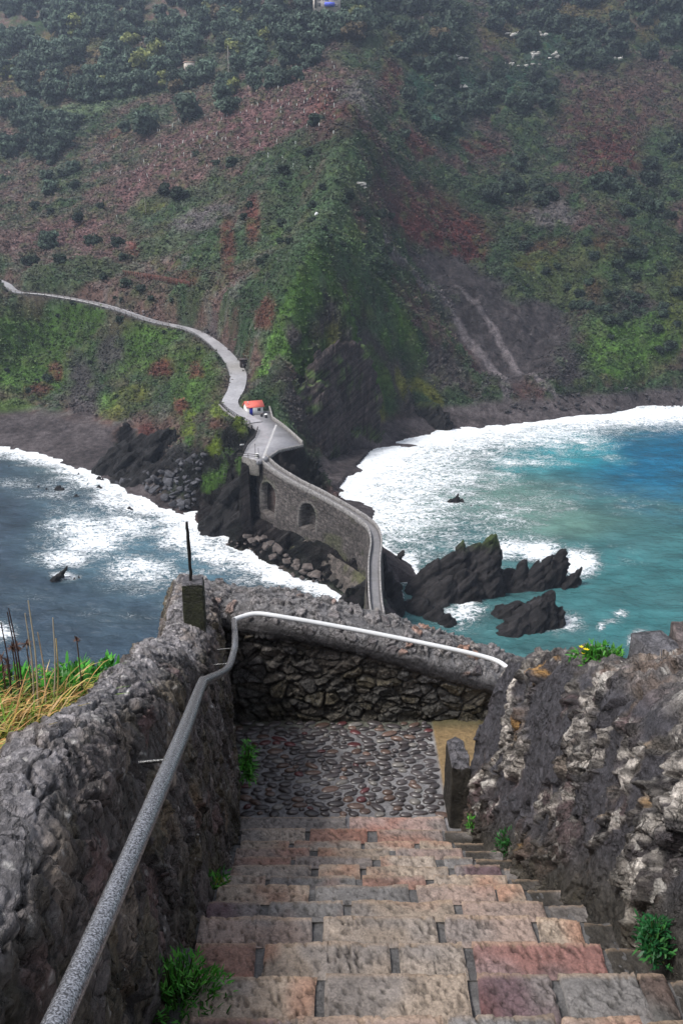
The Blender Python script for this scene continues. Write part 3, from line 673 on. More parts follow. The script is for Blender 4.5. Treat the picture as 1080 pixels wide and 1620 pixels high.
# ================================================================== SEA STACKS
def sea_rock(label, peaks, group=None, sub=.22, pad=3.0, lean=.25, green=False, seed=0, amp=1.0, z0=-1.6, cat='sea rock', name='sea_rock'):
    Q = []
    for q in peaks:
        b = atz(q[0], q[1], 0); t = aty(q[0], q[2], b[1]); Q.append((b[0]-lean*t[2]*.6, b[1], t[2], q[3], q[4] if len(q) > 4 else q[3]))
    Q = np.array(Q)
    ex_ = 1.5
    if cat == 'cliff': Q = catmull(Q, len(Q)*4); ex_ = 2.0
    x0, x1 = (Q[:, 0]-Q[:, 3]).min()-1, (Q[:, 0]+Q[:, 3]).max()+1; y0, y1 = (Q[:, 1]-Q[:, 4]).min()-1, (Q[:, 1]+Q[:, 4]).max()+1
    nx, ny = int((x1-x0)/sub)+2, int((y1-y0)/sub)+2
    yy, xx = np.meshgrid(np.linspace(y0, y1, ny), np.linspace(x0, x1, nx), indexing='ij')
    p3 = np.stack([xx, yy, 0*xx+seed*3.1], -1)
    wx = xx+fbm(p3/4., 3, seed)*1.3*amp; wy = yy+fbm(p3/4., 3, seed+5)*1.3*amp
    h = np.full(xx.shape, -3.0)
    for a, b, t, r, r2 in Q:
        d = np.sqrt(((wx-a)/r)**2+((wy-b)/r2)**2)
        h = np.maximum(h, (t+1.6)*(1-np.clip(d, 0, 1.5)**ex_)-1.6)
    st = h-.8*xx+.2*yy+fbm(p3/3., 3, seed+9)*.8
    s1 = ((st/1.5) % 1); s2 = ((st/.55) % 1)
    k = sstep(-1.2, 1.0, h)
    ft, fe, _ = facets(np.stack([xx/2.2+.3*h, yy/2.2, h/2.5], -1), seed); h = h+k*amp*(fbm(p3/2.5, 3, seed+3)*.8)
    h = np.maximum(h, z0)
    X = xx+lean*np.maximum(h, 0)
    P_ = np.stack([X, yy, h], -1); n_ = np.cross(np.gradient(P_, axis=1), np.gradient(P_, axis=0)); n_ /= np.linalg.norm(n_, axis=-1)[..., None]
    for _ in range(6): n_[1:-1] = (n_[:-2]+n_[1:-1]*2+n_[2:])/4; n_[:, 1:-1] = (n_[:, :-2]+n_[:, 1:-1]*2+n_[:, 2:])/4
    kb = (1.25 if cat == 'cliff' else .8)*min(1.0, .25+Q[:, 2].max()/8)
    P_ = P_+n_*(k*beds(P_, kb, 400+seed)*.95)[..., None]; X = P_[..., 0]; yy = P_[..., 1]; h = np.where(h > z0+.01, np.maximum(P_[..., 2], z0+.02), z0)
    s2 = (((-.62*X+.10*yy+.78*h)/.7+p3[..., 0]*.02) % 1)
    c = np.array([.016, .0145, .015])*(1+.6*(s2-.5)+.35*fbm(p3/.8, 3, seed+7))[..., None]
    if green: c = mixc(c, (.05, .075, .02), sstep(.75, 1., h/h.max()+.1*s2)*.8)
    c = mixc(c, (.012, .012, .013), sstep(1.0, .1, h)*.6)
    o0 = (float(Q[0, 0]), float(Q[0, 1]), 0.0)
    keep = h > z0+1e-3
    F4 = grid_faces(ny, nx)[:, ::-1]; kk = keep.ravel()[F4].any(1); F4 = F4[kk]
    used = np.unique(F4); mp = np.full(xx.size, -1); mp[used] = np.arange(len(used))
    V = np.stack([X, yy, h], -1).reshape(-1, 3)[used]; c = c*(.55 if cat == 'cliff' and seed < 70 else 1)
    if seed > 70:   # brownish beds with grassy ledges
        Pn = np.stack([X, yy, h], -1); c = c*np.array([2.5, 2.15, 2.05]); c = mixc(c, (.05, .085, .022), sstep(.08, .38, fbm(Pn/np.array([7., 7., 3.]), 3, 88)+.25*n_[..., 2]-.1)*.85)
    o = mesh_np(name, V, mp[F4], M['rock'], c.reshape(-1, 3)[used], o0, attr={'rock': np.full(len(used), 1.0 if cat == 'cliff' else .7)})
    return tag(o, label, cat, group)
sea_rock('largest dark jagged sea stack with a mossy green top, nearest the bridge', [(770,930,846,6,6),(748,930,858,7,6),(722,932,856,6,6),(706,934,872,6.5,6),(686,936,886,5.5,5),(668,934,905,4,4),(728,944,900,6,4.5),(700,950,915,7,4)], green=True, seed=3)
sea_rock('dark twin-finned sea stack ringed by white surf, right of the largest stack', [(880,920,868,3.6,4.5),(865,925,880,3.5,4),(850,928,895,3.5,4),(845,915,884,1.6,3),(822,925,888,2.6,4),(806,925,900,3.0,4),(838,928,908,4.2,4)], seed=11, lean=.35)
sea_rock('small pointed dark rock at the far right end of the surf-ringed stacks', [(912,925,893,1.7,2.5),(903,928,905,2.2,2.5),(896,930,915,1.8,2)], seed=17, lean=.3)
sea_rock('dark slanting sea stack standing nearest the camera in the right bay', [(860,985,934,3.6,4.5),(845,990,945,4.2,5),(828,993,958,3.8,4),(812,975,948,3.4,4),(795,972,956,3,3),(815,999,975,4,3)], seed=23, lean=.3)
sea_rock('black cliff wedge of slanting beds dropping from the platform corner to the left bay', [(392,837,748,5,5),(380,838,762,5.5,5),(366,839,782,6,5),(352,840,802,5.5,5),(338,842,822,5,4),(395,842,790,5,5),(378,842,806,5.5,4)], seed=61, sub=.26, lean=.12, amp=1.5, cat='cliff', name='rock_cliff')
sea_rock('long black cliff of slanting beds behind the boulder pile on the left shore', [(338,778,692,6,6),(316,776,704,7,6),(292,773,714,7,6),(266,770,724,7,6),(240,767,734,6.5,6),(214,764,744,5.5,5),(194,761,752,4.5,4)], seed=62, sub=.28, lean=.12, amp=1.6, cat='cliff', name='rock_cliff')
sea_rock('black shelf of slanting rock beds between the left beach and the green slope', [(268,752,682,6,5),(244,750,684,6,5),(218,748,690,6,5),(194,746,700,5.5,5),(172,744,714,4.5,4),(205,752,712,6,5),(240,756,708,7,5)], seed=66, sub=.28, lean=.12, amp=1.5, cat='cliff', name='rock_cliff')
sea_rock('black rock buttress under the right corner of the platform beside the dark beach', [(455,806,726,4.5,5),(474,806,730,5,5),(490,804,744,4.5,5),(503,801,764,4,4),(480,806,752,5,4)], seed=63, sub=.25, lean=-.05, amp=1.1, cat='cliff', name='rock_cliff')
sea_rock('dark layered outcrop with a grassy crest at the back of the dark beach', [(650,676,642,6,5),(668,675,636,7,5),(686,676,643,6,5),(700,678,656,4,4)], seed=64, sub=.3, lean=.1, amp=1.0, cat='cliff', name='rock_cliff', green=True)
sea_rock('black stepped cliff face rising right behind the hut and the platform', [(452,742,628,6,6),(472,738,612,7,6),(492,731,604,8,7),(512,724,606,8,7),(528,716,622,7,6)], seed=71, sub=.3, lean=.1, amp=1.5, cat='cliff', name='rock_cliff')
sea_rock('dark slanting crag high on the spur flank above the beach', [(492,728,560,5,6),(515,720,545,6,6),(538,712,540,7,6),(560,705,548,7,6),(580,702,572,6,6)], seed=72, sub=.3, lean=.1, amp=1.5, cat='cliff', name='rock_cliff')
sea_rock('dark layered cliff at the back of the beach below the high crag', [(505,727,664,6,6),(530,714,650,7,6),(556,706,646,7,6),(585,699,655,6,6)], seed=73, sub=.3, lean=.1, amp=1.4, cat='cliff', name='rock_cliff')
sea_rock('dark craggy foot of the spur at the left end of the dark beach', [(512,706,650,6,6),(535,704,655,7,6),(560,700,664,7,6),(580,698,680,5,5)], seed=65, sub=.3, lean=.1, amp=1.4, cat='cliff', name='rock_cliff')
sea_rock('low dark rock leaning beside the nearest sea stack', [(882,985,958,2.0,3),(868,990,970,2.5,2.5),(850,1000,982,2.5,2)], seed=29, lean=.3)
sea_rock('low dark hump of rock between the bridge end and the largest stack', [(665,965,944,4,3),(690,975,954,3.6,3),(708,985,968,2.6,2.4),(648,960,944,3,3)], seed=31)
sea_rock('small black rock awash alone in the foam of the right bay', [(722,795,780,1.6,1.4),(712,795,786,1.2,1.2),(730,795,786,1.2,1.2)], seed=37, sub=.15)
sea_rock('low black rock just breaking the foam beside the lone awash rock', [(745,800,796,1.2,.8),(757,800,797,.8,.6)], seed=38, sub=.15)
sea_rock('slanted slab of rock sticking out of the left bay water', [(104,914,894,1.0,1.3),(97,917,902,1.3,1.3),(88,920,911,1.2,1)], seed=41, sub=.12, lean=.7, amp=.5)
sea_rock('flat wet rock beside the slanted slab in the left bay', [(125,915,910,.8,.6),(118,917,913,.8,.6)], seed=43, sub=.12, amp=.4)
sea_rock('dark spiky rock in the surf beside the near end of the bridge', [(628,898,872,1.6,2.2),(620,902,880,1.8,2)], seed=45, sub=.15, lean=.5)
sea_rock('black rock mass carrying the near end of the bridge', [(606,950,876,3.0,6),(616,960,898,2.6,5),(624,970,922,2.6,4),(585,965,905,4,6),(600,985,930,4.5,5),(565,960,925,5,5)], seed=47, lean=.1, cat='rock')
for i, (a, b, w, h, t) in enumerate([(95,774,1.3,5,'left of the pair'),(158,772,1.0,4,'close under the left beach'),(122,786,.9,3,'lowest of the cluster'),(157,759,1.2,4,'nearest the left beach'),(60,772,.7,3,'small and far out'),(16,739,.5,2,'at the left edge'),(205,803,.8,2,'by the boulder shore'),(75,775,.6,2,'beside the wide one'),(125,752,.6,2,'in the beach surf')]):
    sea_rock('low dark rock awash in the left bay, '+t, [(a, b, b-h-2, w*1.5, w), (a+w*4, b+1, b-h+1, w, w*.7)], 'rocks awash in the left bay', sub=.14, seed=50+i, amp=.45)

# ================================================================== BOULDERS
def boulder_mesh(name, seed, flat=.6, col=(.085, .082, .085)):
    r = np.random.default_rng(seed); bm = bmesh.new()
    pts = r.normal(size=(11, 3)); pts /= np.linalg.norm(pts, axis=1)[:, None]; pts *= np.array([1.0, .75, flat])*(.75+.25*r.random((11, 1)))
    for p in pts: bm.verts.new(p*.5)
    res = bmesh.ops.convex_hull(bm, input=bm.verts)
    bmesh.ops.delete(bm, geom=[v for v in bm.verts if not v.link_faces], context='VERTS')
    bmesh.ops.bevel(bm, geom=list(bm.edges), offset=.012, segments=1, affect='EDGES')
    bmesh.ops.triangulate(bm, faces=bm.faces)
    V = np.array([v.co[:] for v in bm.verts]); Fc = np.array([[v.index for v in f.verts] for f in bm.faces])
    bm.verts.index_update()
    Fc = np.array([[v.index for v in f.verts] for f in bm.faces]); bm.free()
    return V, Fc, col
BP = {}
def boulder_proto(key, seed, flat, col, label, group):
    V, Fc, c = boulder_mesh('boulder', seed, flat, col)
    cc = np.array(c)*(1+.25*fbm(V*3+seed, 3, seed))[:, None]
    o = mesh_np('boulder', V, Fc, M['rock'], cc, smooth=False); tag(o, label, 'boulder', group)
    BP.setdefault(key, []).append([o, False])
def put_boulder(key, p, s, label=None):
    L = BP[key]; e = random.choice(L); o = e[0]
    if e[1]: o = o.copy(); COL.objects.link(o)
    e[1] = True
    o.location = p; o.rotation_euler = (random.uniform(-.5, .5), random.uniform(-.5, .5), random.uniform(0, 6.28))
    o.scale = (s*random.uniform(.8, 1.3), s*random.uniform(.8, 1.2), s*random.uniform(.8, 1.2))
    if label: o['label'] = label
for k in range(4):
    boulder_proto('pile', 100+k, .6, (.068,.068,.076), 'grey angular boulder in the pile at the foot of the left cliff', 'boulders piled below the left cliff')
    boulder_proto('foot', 200+k, .55, (.10,.084,.078), 'brown slabby boulder at the water below the bridge apron', 'boulders below the bridge apron')
    boulder_proto('east', 300+k, .5, (.06,.055,.058), 'dark flat boulder on the shore of the right bay', 'boulders along the right bay shore')
    boulder_proto('road', 400+k, .7, (.17,.14,.14), 'pinkish rock in the line beside the coastal road', 'rocks beside the road')
def scatter(key, poly, n, s0, s1, G=TH, sink=.32, rnd=random):
    P2 = np.array([(a, b, 0) for a, b in poly], float); lo = P2.min(0); hi = P2.max(0); k = 0; tries = 0
    while k < n and tries < n*40:
        tries += 1
        a, b = random.uniform(lo[0], hi[0]), random.uniform(lo[1], hi[1])
        if poly_sd(np.array([a]), np.array([b]), P2)[0] > 0: continue
        p = thit(a, b)
        if p[2] < -.6: continue
        s = s0+(s1-s0)*random.random()**2
        put_boulder(key, (p[0], p[1], p[2]+s*sink), s); k += 1
scatter('pile', [(185,757),(235,752),(262,745),(300,728),(325,722),(330,742),(312,775),(312,802),(285,812),(255,790),(225,775),(185,768)], 135, 1.4, 4.2)
put_boulder('pile', tuple(thit(247,770)+np.array([0, 0, 1.8])), 5.5, 'largest grey boulder of the pile at the foot of the left cliff')
scatter('foot', [(392,846),(410,850),(450,880),(505,905),(520,925),(480,925),(440,900),(400,872),(385,858)], 44, 1.4, 4.2)
scatter('foot', [(340,850),(400,865),(430,885),(400,880),(345,858)], 9, .8, 1.6)
scatter('east', [(800,640),(850,632),(900,628),(1000,618),(1080,610),(1085,648),(1000,652),(900,658),(840,662),(800,655)], 120, .8, 3.4)
scatter('east', [(585,690),(700,660),(800,648),(800,662),(650,695)], 18, .4, 1.1)
scatter('east', [(590,665),(640,665),(700,655),(690,668),(600,680)], 8, .5, 1.4)
scatter('road', [(182,488),(215,487),(252,500),(252,508),(215,500)], 16, .8, 1.8)

# ================================================================== BRIDGE
BRx = resample(BR, 420); T2 = np.gradient(BRx[:, :2], axis=0); T2 /= np.linalg.norm(T2, axis=1)[:, None]
NL = np.stack([T2[:, 1], -T2[:, 0]], 1)      # +: to the right of travel
mid = BRx[60]; 
if (NL[60]@np.array([-1., 0.])) < 0: NL = -NL  # now NL points to the left bay (west)
sdist = np.concatenate([[0], np.cumsum(np.linalg.norm(np.diff(BRx, axis=0), axis=1))])
bridge = empty('stone_bridge', tuple(BRx[120]-np.array([0, 0, 10])), 'narrow walled stone causeway bridge with arches, zigzagging down over the rocks', 'bridge')
HW = .88; PW = .30; PH = .85
faceL = BRx[:, :2]+NL*(HW+PW)
def proj(p):
    x, y, z = p[0], p[1], p[2]-EYE
    fwd = y*cp-z*sp; dn = -y*sp-z*cp
    return CX+F*x/fwd, CY+F*dn/fwd
pxs = np.array([proj((faceL[i, 0], faceL[i, 1], BRx[i, 2]-4))[0] for i in range(420)])
def s_at(px): 
    k = int(np.argmin(np.abs(pxs[:330]-px))); return sdist[k], k
arches = []
for pl, pr, pt, pb in [(415, 437, 764, 812), (476, 500, 797, 836)]:
    sl_, kl = s_at(pl); sr_, kr = s_at(pr); km = (kl+kr)//2; ym = faceL[km, 1]
    zt = aty((pl+pr)/2, pt, ym)[2]; zb = aty((pl+pr)/2, pb, ym)[2]
    arches.append(((sl_+sr_)/2, abs(sr_-sl_)/2, zt, zb))
NZ = 90; i_end = 330
zt_ = BRx[:i_end, 2]-.12
zb_ = np.minimum(lookup(TH, faceL[:i_end, 0], np.maximum(faceL[:i_end, 1], 119)), zt_-3)-2.0
fz = np.linspace(0, 1, NZ)
ZZ = zt_[:, None]*(1-fz)+zb_[:, None]*fz; SS = np.repeat(sdist[:i_end, None], NZ, 1)
inset = np.zeros_like(ZZ); ring = np.zeros_like(ZZ)
for s0, hw, zt, zb in arches:
    zc = zt-hw*.9
    d = np.where(ZZ > zc, np.hypot(SS-s0, (ZZ-zc)/.9), np.abs(SS-s0)); ins = sstep(hw+.04, hw-.04, d)*(ZZ > zb)
    inset = np.maximum(inset, ins); ring = np.maximum(ring, sstep(hw+.75, hw+.65, d)*(1-ins)*(ZZ > zb))
pf = np.stack([SS/1.0, ZZ/.55, 0*ZZ], -1)
v1, v2, vi = voro(pf.reshape(-1, 3), 5); v1 = v1.reshape(ZZ.shape); v2 = v2.reshape(ZZ.shape); vi = vi.reshape(ZZ.shape)
disp = sstep(.03, .2, v2-v1)*.10+ring*.08-inset*2.8+fbm(pf/6, 3, 8)*.25+.02*(vi-.5)
batter = fz[None, :]**1.5*.9
FX = faceL[:i_end, None, :]+NL[:i_end, None, :]*(disp+batter)[..., None]
cb = np.array([.078, .069, .065])*(.7+.6*vi)[..., None]*(1+.4*fbm(pf/5, 4, 15))[..., None]
cb = mixc(cb, (.17, .16, .15), ring*.55); cb = mixc(cb, (.065, .07, .035), sstep(.4, .8, fbm(pf/7, 3, 25)+.4*fz[None, :])*.6)
cb = cb*(.6+.4*sstep(.02, .12, v2-v1))[..., None]
mesh_np('arched_wall', np.concatenate([FX, ZZ[..., None]], -1).reshape(-1, 3), grid_faces(i_end, NZ), M['masonry'], cb.reshape(-1, 3), tuple(bridge.location), bridge, smooth=False)
# right side, fill, deck, parapets
def ribbon(A, B, col, nrm=None): 
    V = np.stack([A, B], 1).reshape(-1, 3); return V, grid_faces(len(A), 2)
mb = MB(); fr = BRx[:, :2]-NL*(HW+PW); zr0 = np.minimum(lookup(TH, fr[:, 0], np.maximum(fr[:, 1], 119)), BRx[:, 2]-3)-2
NZ2 = 30; fz2 = np.linspace(0, 1, NZ2); ZR = (BRx[:, 2]-.12)[:, None]*(1-fz2)+zr0[:, None]*fz2
FR = fr[:, None, :]-NL[:, None, :]*(fz2[None, :, None]**1.5*.9+.12*fbm(np.stack([np.repeat(sdist[:, None], NZ2, 1), ZR, 0*ZR], -1)/1.2, 3, 3)[..., None])
mb.add(np.concatenate([FR, ZR[..., None]], -1).reshape(-1, 3), grid_faces(420, NZ2), (.09, .082, .078))
fl = BRx[i_end-1:, :2]+NL[i_end-1:]*(HW+PW); zl = np.full(len(fl), 3.0)
mb.add(*ribbon(np.c_[fl, BRx[i_end-1:, 2]-.12], np.c_[fl+NL[i_end-1:]*.9, zl], 0), (.09, .082, .078))
mb.build('side_wall', M['masonry'], tuple(bridge.location), bridge, smooth=False)
def strip_prism(C2, Nn, z0, z1, w, off, col, name, mat, parent, rough=.03, capcol=None, seed=0):
    """wall running along a path: centre offset off, width w, from z0 to z1 (arrays)"""
    k = len(C2); c = C2+Nn*off
    a = c+Nn*w/2; b = c-Nn*w/2; j = rough*fbm(np.c_[sd_(C2)*1.5, np.zeros(k), np.full(k, seed)], 3, seed)
    P = np.stack([np.c_[a, z0], np.c_[a, z1-.06+j], np.c_[a*.85+b*.15, z1+j], np.c_[b*.85+a*.15, z1+j], np.c_[b, z1-.06+j], np.c_[b, z0]], 1)
    cc = np.tile(np.array(col), (k, 6, 1)).astype(float)
    if capcol is not None: cc[:, 1:5] = capcol
    mb = MB(); mb.add(P.reshape(-1, 3), grid_faces(k, 6), cc.reshape(-1, 3)); 
    mb.add(P[0], [[0, 1, 4, 5], [1, 2, 3, 4]], col); mb.add(P[-1], [[5, 4, 1, 0], [4, 3, 2, 1]], col)
    org = tuple(parent.location) if parent else tuple(np.r_[C2[0], z0[0]])
    return mb.build(name, mat, org, parent)
def sd_(C2): return np.concatenate([[0], np.cumsum(np.linalg.norm(np.diff(C2, axis=0), axis=1))])
z_ = BRx[:, 2]
strip_prism(BRx[:, :2], NL, z_-.25, z_, 2*HW+.02, 0, (.17,.165,.17), 'deck', M['paving'], bridge, 0)
for sgn, sd0 in ((1, 1), (-1, 2)):
    strip_prism(BRx[:, :2], NL, z_-.5, z_+PH, PW, sgn*(HW+PW/2), (.11,.10,.095), 'parapet', M['masonry'], bridge, .09, (.25,.24,.235), sd0)
# sloping apron at the wall foot
top = np.array([aty(a, b, y) for a, b, y in [(398,806,203),(418,814,200),(446,836,191),(475,850,185),(505,866,179),(535,884,173),(560,900,168),(580,915,163)]])
bot = np.array([atz(a, b, z) for a, b, z in [(388,842,2.5),(402,856,1.8),(428,870,1.5),(455,884,1.3),(485,898,1.2),(515,915,1),(540,935,.8),(560,955,.6)]])
tt = catmull(top, 140); bb = catmull(bot, 140); w = np.linspace(0, 1, 50)[None, :, None]
AP = tt[:, None]*(1-w)+bb[:, None]*w; AP[..., 2] -= .6*np.sin(w[..., 0]*PI)*.6
pn = AP/1.1; AP[..., 2] += fbm(pn, 4, 12)*.32+((w[..., 0]*4) % 1 > .9)*.12
v1, v2, vi = voro((AP/np.array([1.3, 1.3, .9])).reshape(-1, 3), 35)
ca = (np.array([.085,.073,.065])*(.6+.7*vi)[:, None]*(.6+.4*sstep(.02, .15, v2-v1))[:, None]).reshape(AP.shape); ca = mixc(ca, (.07,.075,.03), sstep(.1, .5, fbm(AP/4, 3, 44))*.7)
ca = mixc(ca, (.035,.032,.03), sstep(.7, 1., w[..., 0]+.2*fbm(AP/2, 2, 45))*.8)
mesh_np('apron', AP.reshape(-1, 3), grid_faces(140, 50), M['masonry'], ca.reshape(-1, 3), tuple(bridge.location), bridge)

# ================================================================== ROAD, PLATFORM
RR = resample(ROAD, 400); TT = np.gradient(RR[:, :2], axis=0); TT /= np.linalg.norm(TT, axis=1)[:, None]; RN = np.stack([-TT[:, 1], TT[:, 0]], 1)
wd = np.interp(np.arange(400), [0, 80, 150, 260, 330, 399], [3.6, 3.6, 4.2, 4.6, 5.4, 4.0])
kk = np.linspace(-.5, .5, 9)
RP = RR[:, None, :2]+RN[:, None]*(wd[:, None, None]*kk[None, :, None]); RZ = RR[:, 2:3]+.02-.05*(2*kk[None])**2
p3 = np.concatenate([RP, RZ[..., None]], -1)
rc = np.array([.30,.295,.31])*(1+.12*fbm(p3/6, 3, 3)+.08*fbm(p3/1.5, 3, 4))[..., None]
rc = mixc(rc, (.25,.235,.21), sstep(18, 0, np.abs(np.arange(400)-318))[:, None]*.6)
rc = mixc(rc, (.45,.44,.43), (sstep(120, 124, np.arange(400.))*sstep(186, 182, np.arange(400.)))[:, None]*sstep(-.05, -.3, kk*(1 if RN[150, 1] > 0 else -1))[None]*.9)
road = mesh_np('road', p3.reshape(-1, 3), grid_faces(400, 9), M['paving'], rc.reshape(-1, 3)); struct(road)
# road edge skirt (concrete edge) is part of the road bed
mb = MB()
for e in (0, 8):
    A = p3[:, e]; B = A.copy(); B[:, 2] -= 1.1; mb.add(*ribbon(A-np.array([0, 0, .004]), B, 0), (.14,.135,.13))
struct(mb.build('road_edge', M['masonry'], (0, 0, 0)))
def slab(poly, z0, z1, col, name, mat):
    bm = bmesh.new(); vs = [bm.verts.new((p[0], p[1], z1)) for p in poly]; f = bm.faces.new(vs)
    r = bmesh.ops.extrude_face_region(bm, geom=[f]); 
    for v in [g for g in r['geom'] if isinstance(g, bmesh.types.BMVert)]: v.co.z = z0
    bmesh.ops.triangulate(bm, faces=bm.faces); bmesh.ops.recalc_face_normals(bm, faces=bm.faces)
    bm.verts.index_update(); V = np.array([v.co[:] for v in bm.verts]); Fc = np.array([[v.index for v in f.verts] for f in bm.faces]); bm.free()
    return mesh_np(name, V, Fc, mat, np.tile(np.array(col, float), (len(V), 1)), smooth=False)
struct(slab(PLAT, 19.2, 20.2, (.25,.245,.26), 'pavement', M['paving']))
gut = catmull(np.array([atz(a, b, 20.215) for a, b in [(437,672),(432,684),(427,697),(421,712),(416,725)]]), 24)
g2 = np.gradient(gut[:, :2], axis=0); g2 /= np.linalg.norm(g2, axis=1)[:, None]; gn = np.stack([-g2[:, 1], g2[:, 0]], 1)
V, Fc = ribbon(np.c_[gut[:, :2]+gn*.28, gut[:, 2]], np.c_[gut[:, :2]-gn*.28, gut[:, 2]], 0)
struct(mesh_np('drain_strip', V, Fc, M['paving'], np.tile([.42,.41,.41], (len(V), 1))))
def wall_px(pts, z, h, w, label, name='parapet_wall', col=(.13,.12,.115), cap=(.24,.23,.22), z0=None, n=60, cat='wall', rough=.06):
    P3 = resample(np.array([atz(a, b, z) if not isinstance(z, list) else atz(a, b, z[i]) for i, (a, b) in enumerate(pts)]), n)
    t = np.gradient(P3[:, :2], axis=0); t /= np.linalg.norm(t, axis=1)[:, None]; nn = np.stack([-t[:, 1], t[:, 0]], 1)
    o = strip_prism(P3[:, :2], nn, P3[:, 2]-.3 if z0 is None else P3[:, 2]*0+z0, P3[:, 2]+h, w, 0, col, name, M['masonry'], None, rough, cap, int(pts[0][0]))
    return tag(o, label, cat)
wall_px([(424,640),(428,652),(431,664),(448,676),(462,688),(479,704)], 20.2, .95, .4, 'low stone parapet along the far right side of the paved platform')
wall_px([(479,705),(460,709),(440,714),(426,724)], 20.2, .35, .35, 'low stone kerb wall along the near edge of the platform above the cliff')
wall_px([(347,640),(360,652),(378,664),(398,673)], [22.3,21.7,21.0,20.5], .12, .5, 'rough stone retaining wall holding up the road above the left cliff', 'retaining_wall', (.10,.09,.088), (.2,.19,.19), 16.8)
wall_px([(384,723),(396,727),(410,729)], 20.1, .1, .5, 'stone retaining wall under the wooden fence at the platform corner', 'retaining_wall', (.085,.08,.07), (.17,.16,.15), 16.5)
def rail_fence(pts, label, h=1.0, step=2.0, col=(.05,.045,.045), rails=2, w=.13, name='wooden_fence', cat='fence', pw=None):
    P3 = np.array(pts, float); L = sd_(P3); n = max(2, int(L[-1]/step)+1); Q = resample(P3, n)
    e = empty(name, tuple(Q[0]), label, cat)
    for q in Q:
        b = MB(); b.box((q[0], q[1], q[2]+h/2-.1), (pw or w, pw or w, h+.2), col); b.build('post', M['wood'], tuple(Q[0]), e)
    b = MB()
    for a, c in zip(Q[:-1], Q[1:]):
        for r in range(rails):
            zz = h*(.92-.42*r); b.bar(a+np.array([0, 0, zz]), c+np.array([0, 0, zz]), w*.6, w, col)
    b.build('rails', M['wood'], tuple(Q[0]), e); return e
rail_fence([atz(a, b, 20.2) for a, b in [(408,680),(404,692),(392,704),(385,717)]], 'dark wooden rail fence down the left side of the paved platform')
rail_fence([atz(a, b, 20.2) for a, b in [(376,724),(385,724),(409,726)]], 'dark wooden rail fence on the near left corner of the platform', h=1.1, step=1.8)
rail_fence([atz(a, b, z) for a, b, z in [(348,638,22.4),(360,650,21.8),(378,662,21.1),(396,671,20.6)]], 'dark wooden rail fence on the retaining wall beside the road bend', h=.9, step=1.6)
def outer(i0, i1, sgn, off=.35): 
    s = sgn if RN[150, 1] < 0 else -sgn
    return np.c_[RR[i0:i1, :2]+RN[i0:i1]*s*(wd[i0:i1, None]/2+off), RR[i0:i1, 2]]
rail_fence(outer(30, 235, 1), 'long weathered rail fence along the seaward edge of the coastal road', h=1.0, step=3.0, col=(.12,.10,.09), w=.14)
rail_fence(outer(240, 345, 1), 'dark rail fence along the seaward side of the road bend', h=.8, step=2.5, col=(.05,.05,.045), w=.12)
# palisade on the slope
L0 = [thit(a, b) for a, b in [(196,437),(225,441),(262,447),(300,455)]]
Pp = resample(np.array(L0), 46); e = empty('slatted_fence', tuple(Pp[0]), 'reddish brown slatted fence standing on the green slope above the road', 'fence')
b = MB()
for q in Pp: b.box((q[0], q[1], q[2]+1.0), (.32, .12, 2.6), np.array((.12,.05,.04))*random.uniform(.7, 1.3))
b.build('slats', M['wood'], tuple(Pp[0]), e); b = MB()
for a, c in zip(Pp[:-1], Pp[1:]): b.bar(a+np.array([0, .08, 1.7]), c+np.array([0, .08, 1.7]), .1, .14, (.09,.04,.035)); b.bar(a+np.array([0, .08, .5]), c+np.array([0, .08, .5]), .1, .14, (.09,.04,.035))
b.build('rails', M['wood'], tuple(Pp[0]), e)

# hut
hp = atz(404, 656, 20.2); hut = empty('hut', tuple(hp), 'small white hut with a red gabled roof and blue door at the platform', 'hut', rz=math.radians(24))
W_, D_, Hh = 4.6, 3.2, 2.3; wh = (.78,.78,.76)
b = MB(); b.box((0, D_/2, Hh/2), (W_, D_, Hh), wh)
b.add([[-W_/2, 0, Hh], [-W_/2, D_, Hh], [-W_/2, D_/2, Hh+1.15]], [[0, 1, 2]], wh); b.add([[W_/2, 0, Hh], [W_/2, D_/2, Hh+1.15], [W_/2, D_, Hh]], [[0, 1, 2]], wh)
def local(b, name, mat, par): 
    fs = [f for f in ([np.concatenate(b.F4)] if b.F4 else [])+([np.concatenate(b.F3)] if b.F3 else [])]
    o = mesh_np(name, np.concatenate(b.V), fs, mat, np.concatenate(b.C), smooth=False); o.parent = par; return o
local(b, 'walls', M['paint'], hut)
b = MB(); sl_ = math.atan2(1.15, D_/2)
for sg in (0, 1):
    y0 = -.35 if sg == 0 else D_+.35; z0 = Hh-.25
    P4 = np.array([[-W_/2-.35, y0, z0], [W_/2+.35, y0, z0], [W_/2+.35, D_/2, Hh+1.22], [-W_/2-.35, D_/2, Hh+1.22]])
    b.add(np.concatenate([P4, P4+np.array([0, 0, .14])]), [[3, 2, 1, 0], [4, 5, 6, 7], [0, 1, 5, 4], [1, 2, 6, 5], [2, 3, 7, 6], [3, 0, 4, 7]], (.62,.13,.10))
local(b, 'roof', M['paint'], hut)
b = MB(); b.box((-1.2, -.03, 1.0), (.95, .06, 2.0), (.03,.04,.42)); d = local(b, 'door', M['paint'], hut)
b = MB(); b.box((1.15, -.03, 1.35), (.9, .06, .75), (.04,.05,.06)); w_ = local(b, 'window', M['paint'], hut)
b = MB(); b.box((1.15, -.045, .92), (1.1, .09, .09), (.5,.5,.5)); b.box((1.15, -.045, 1.77), (1.1, .09, .07), (.5,.5,.5)); o = local(b, 'frame', M['paint'], w_)
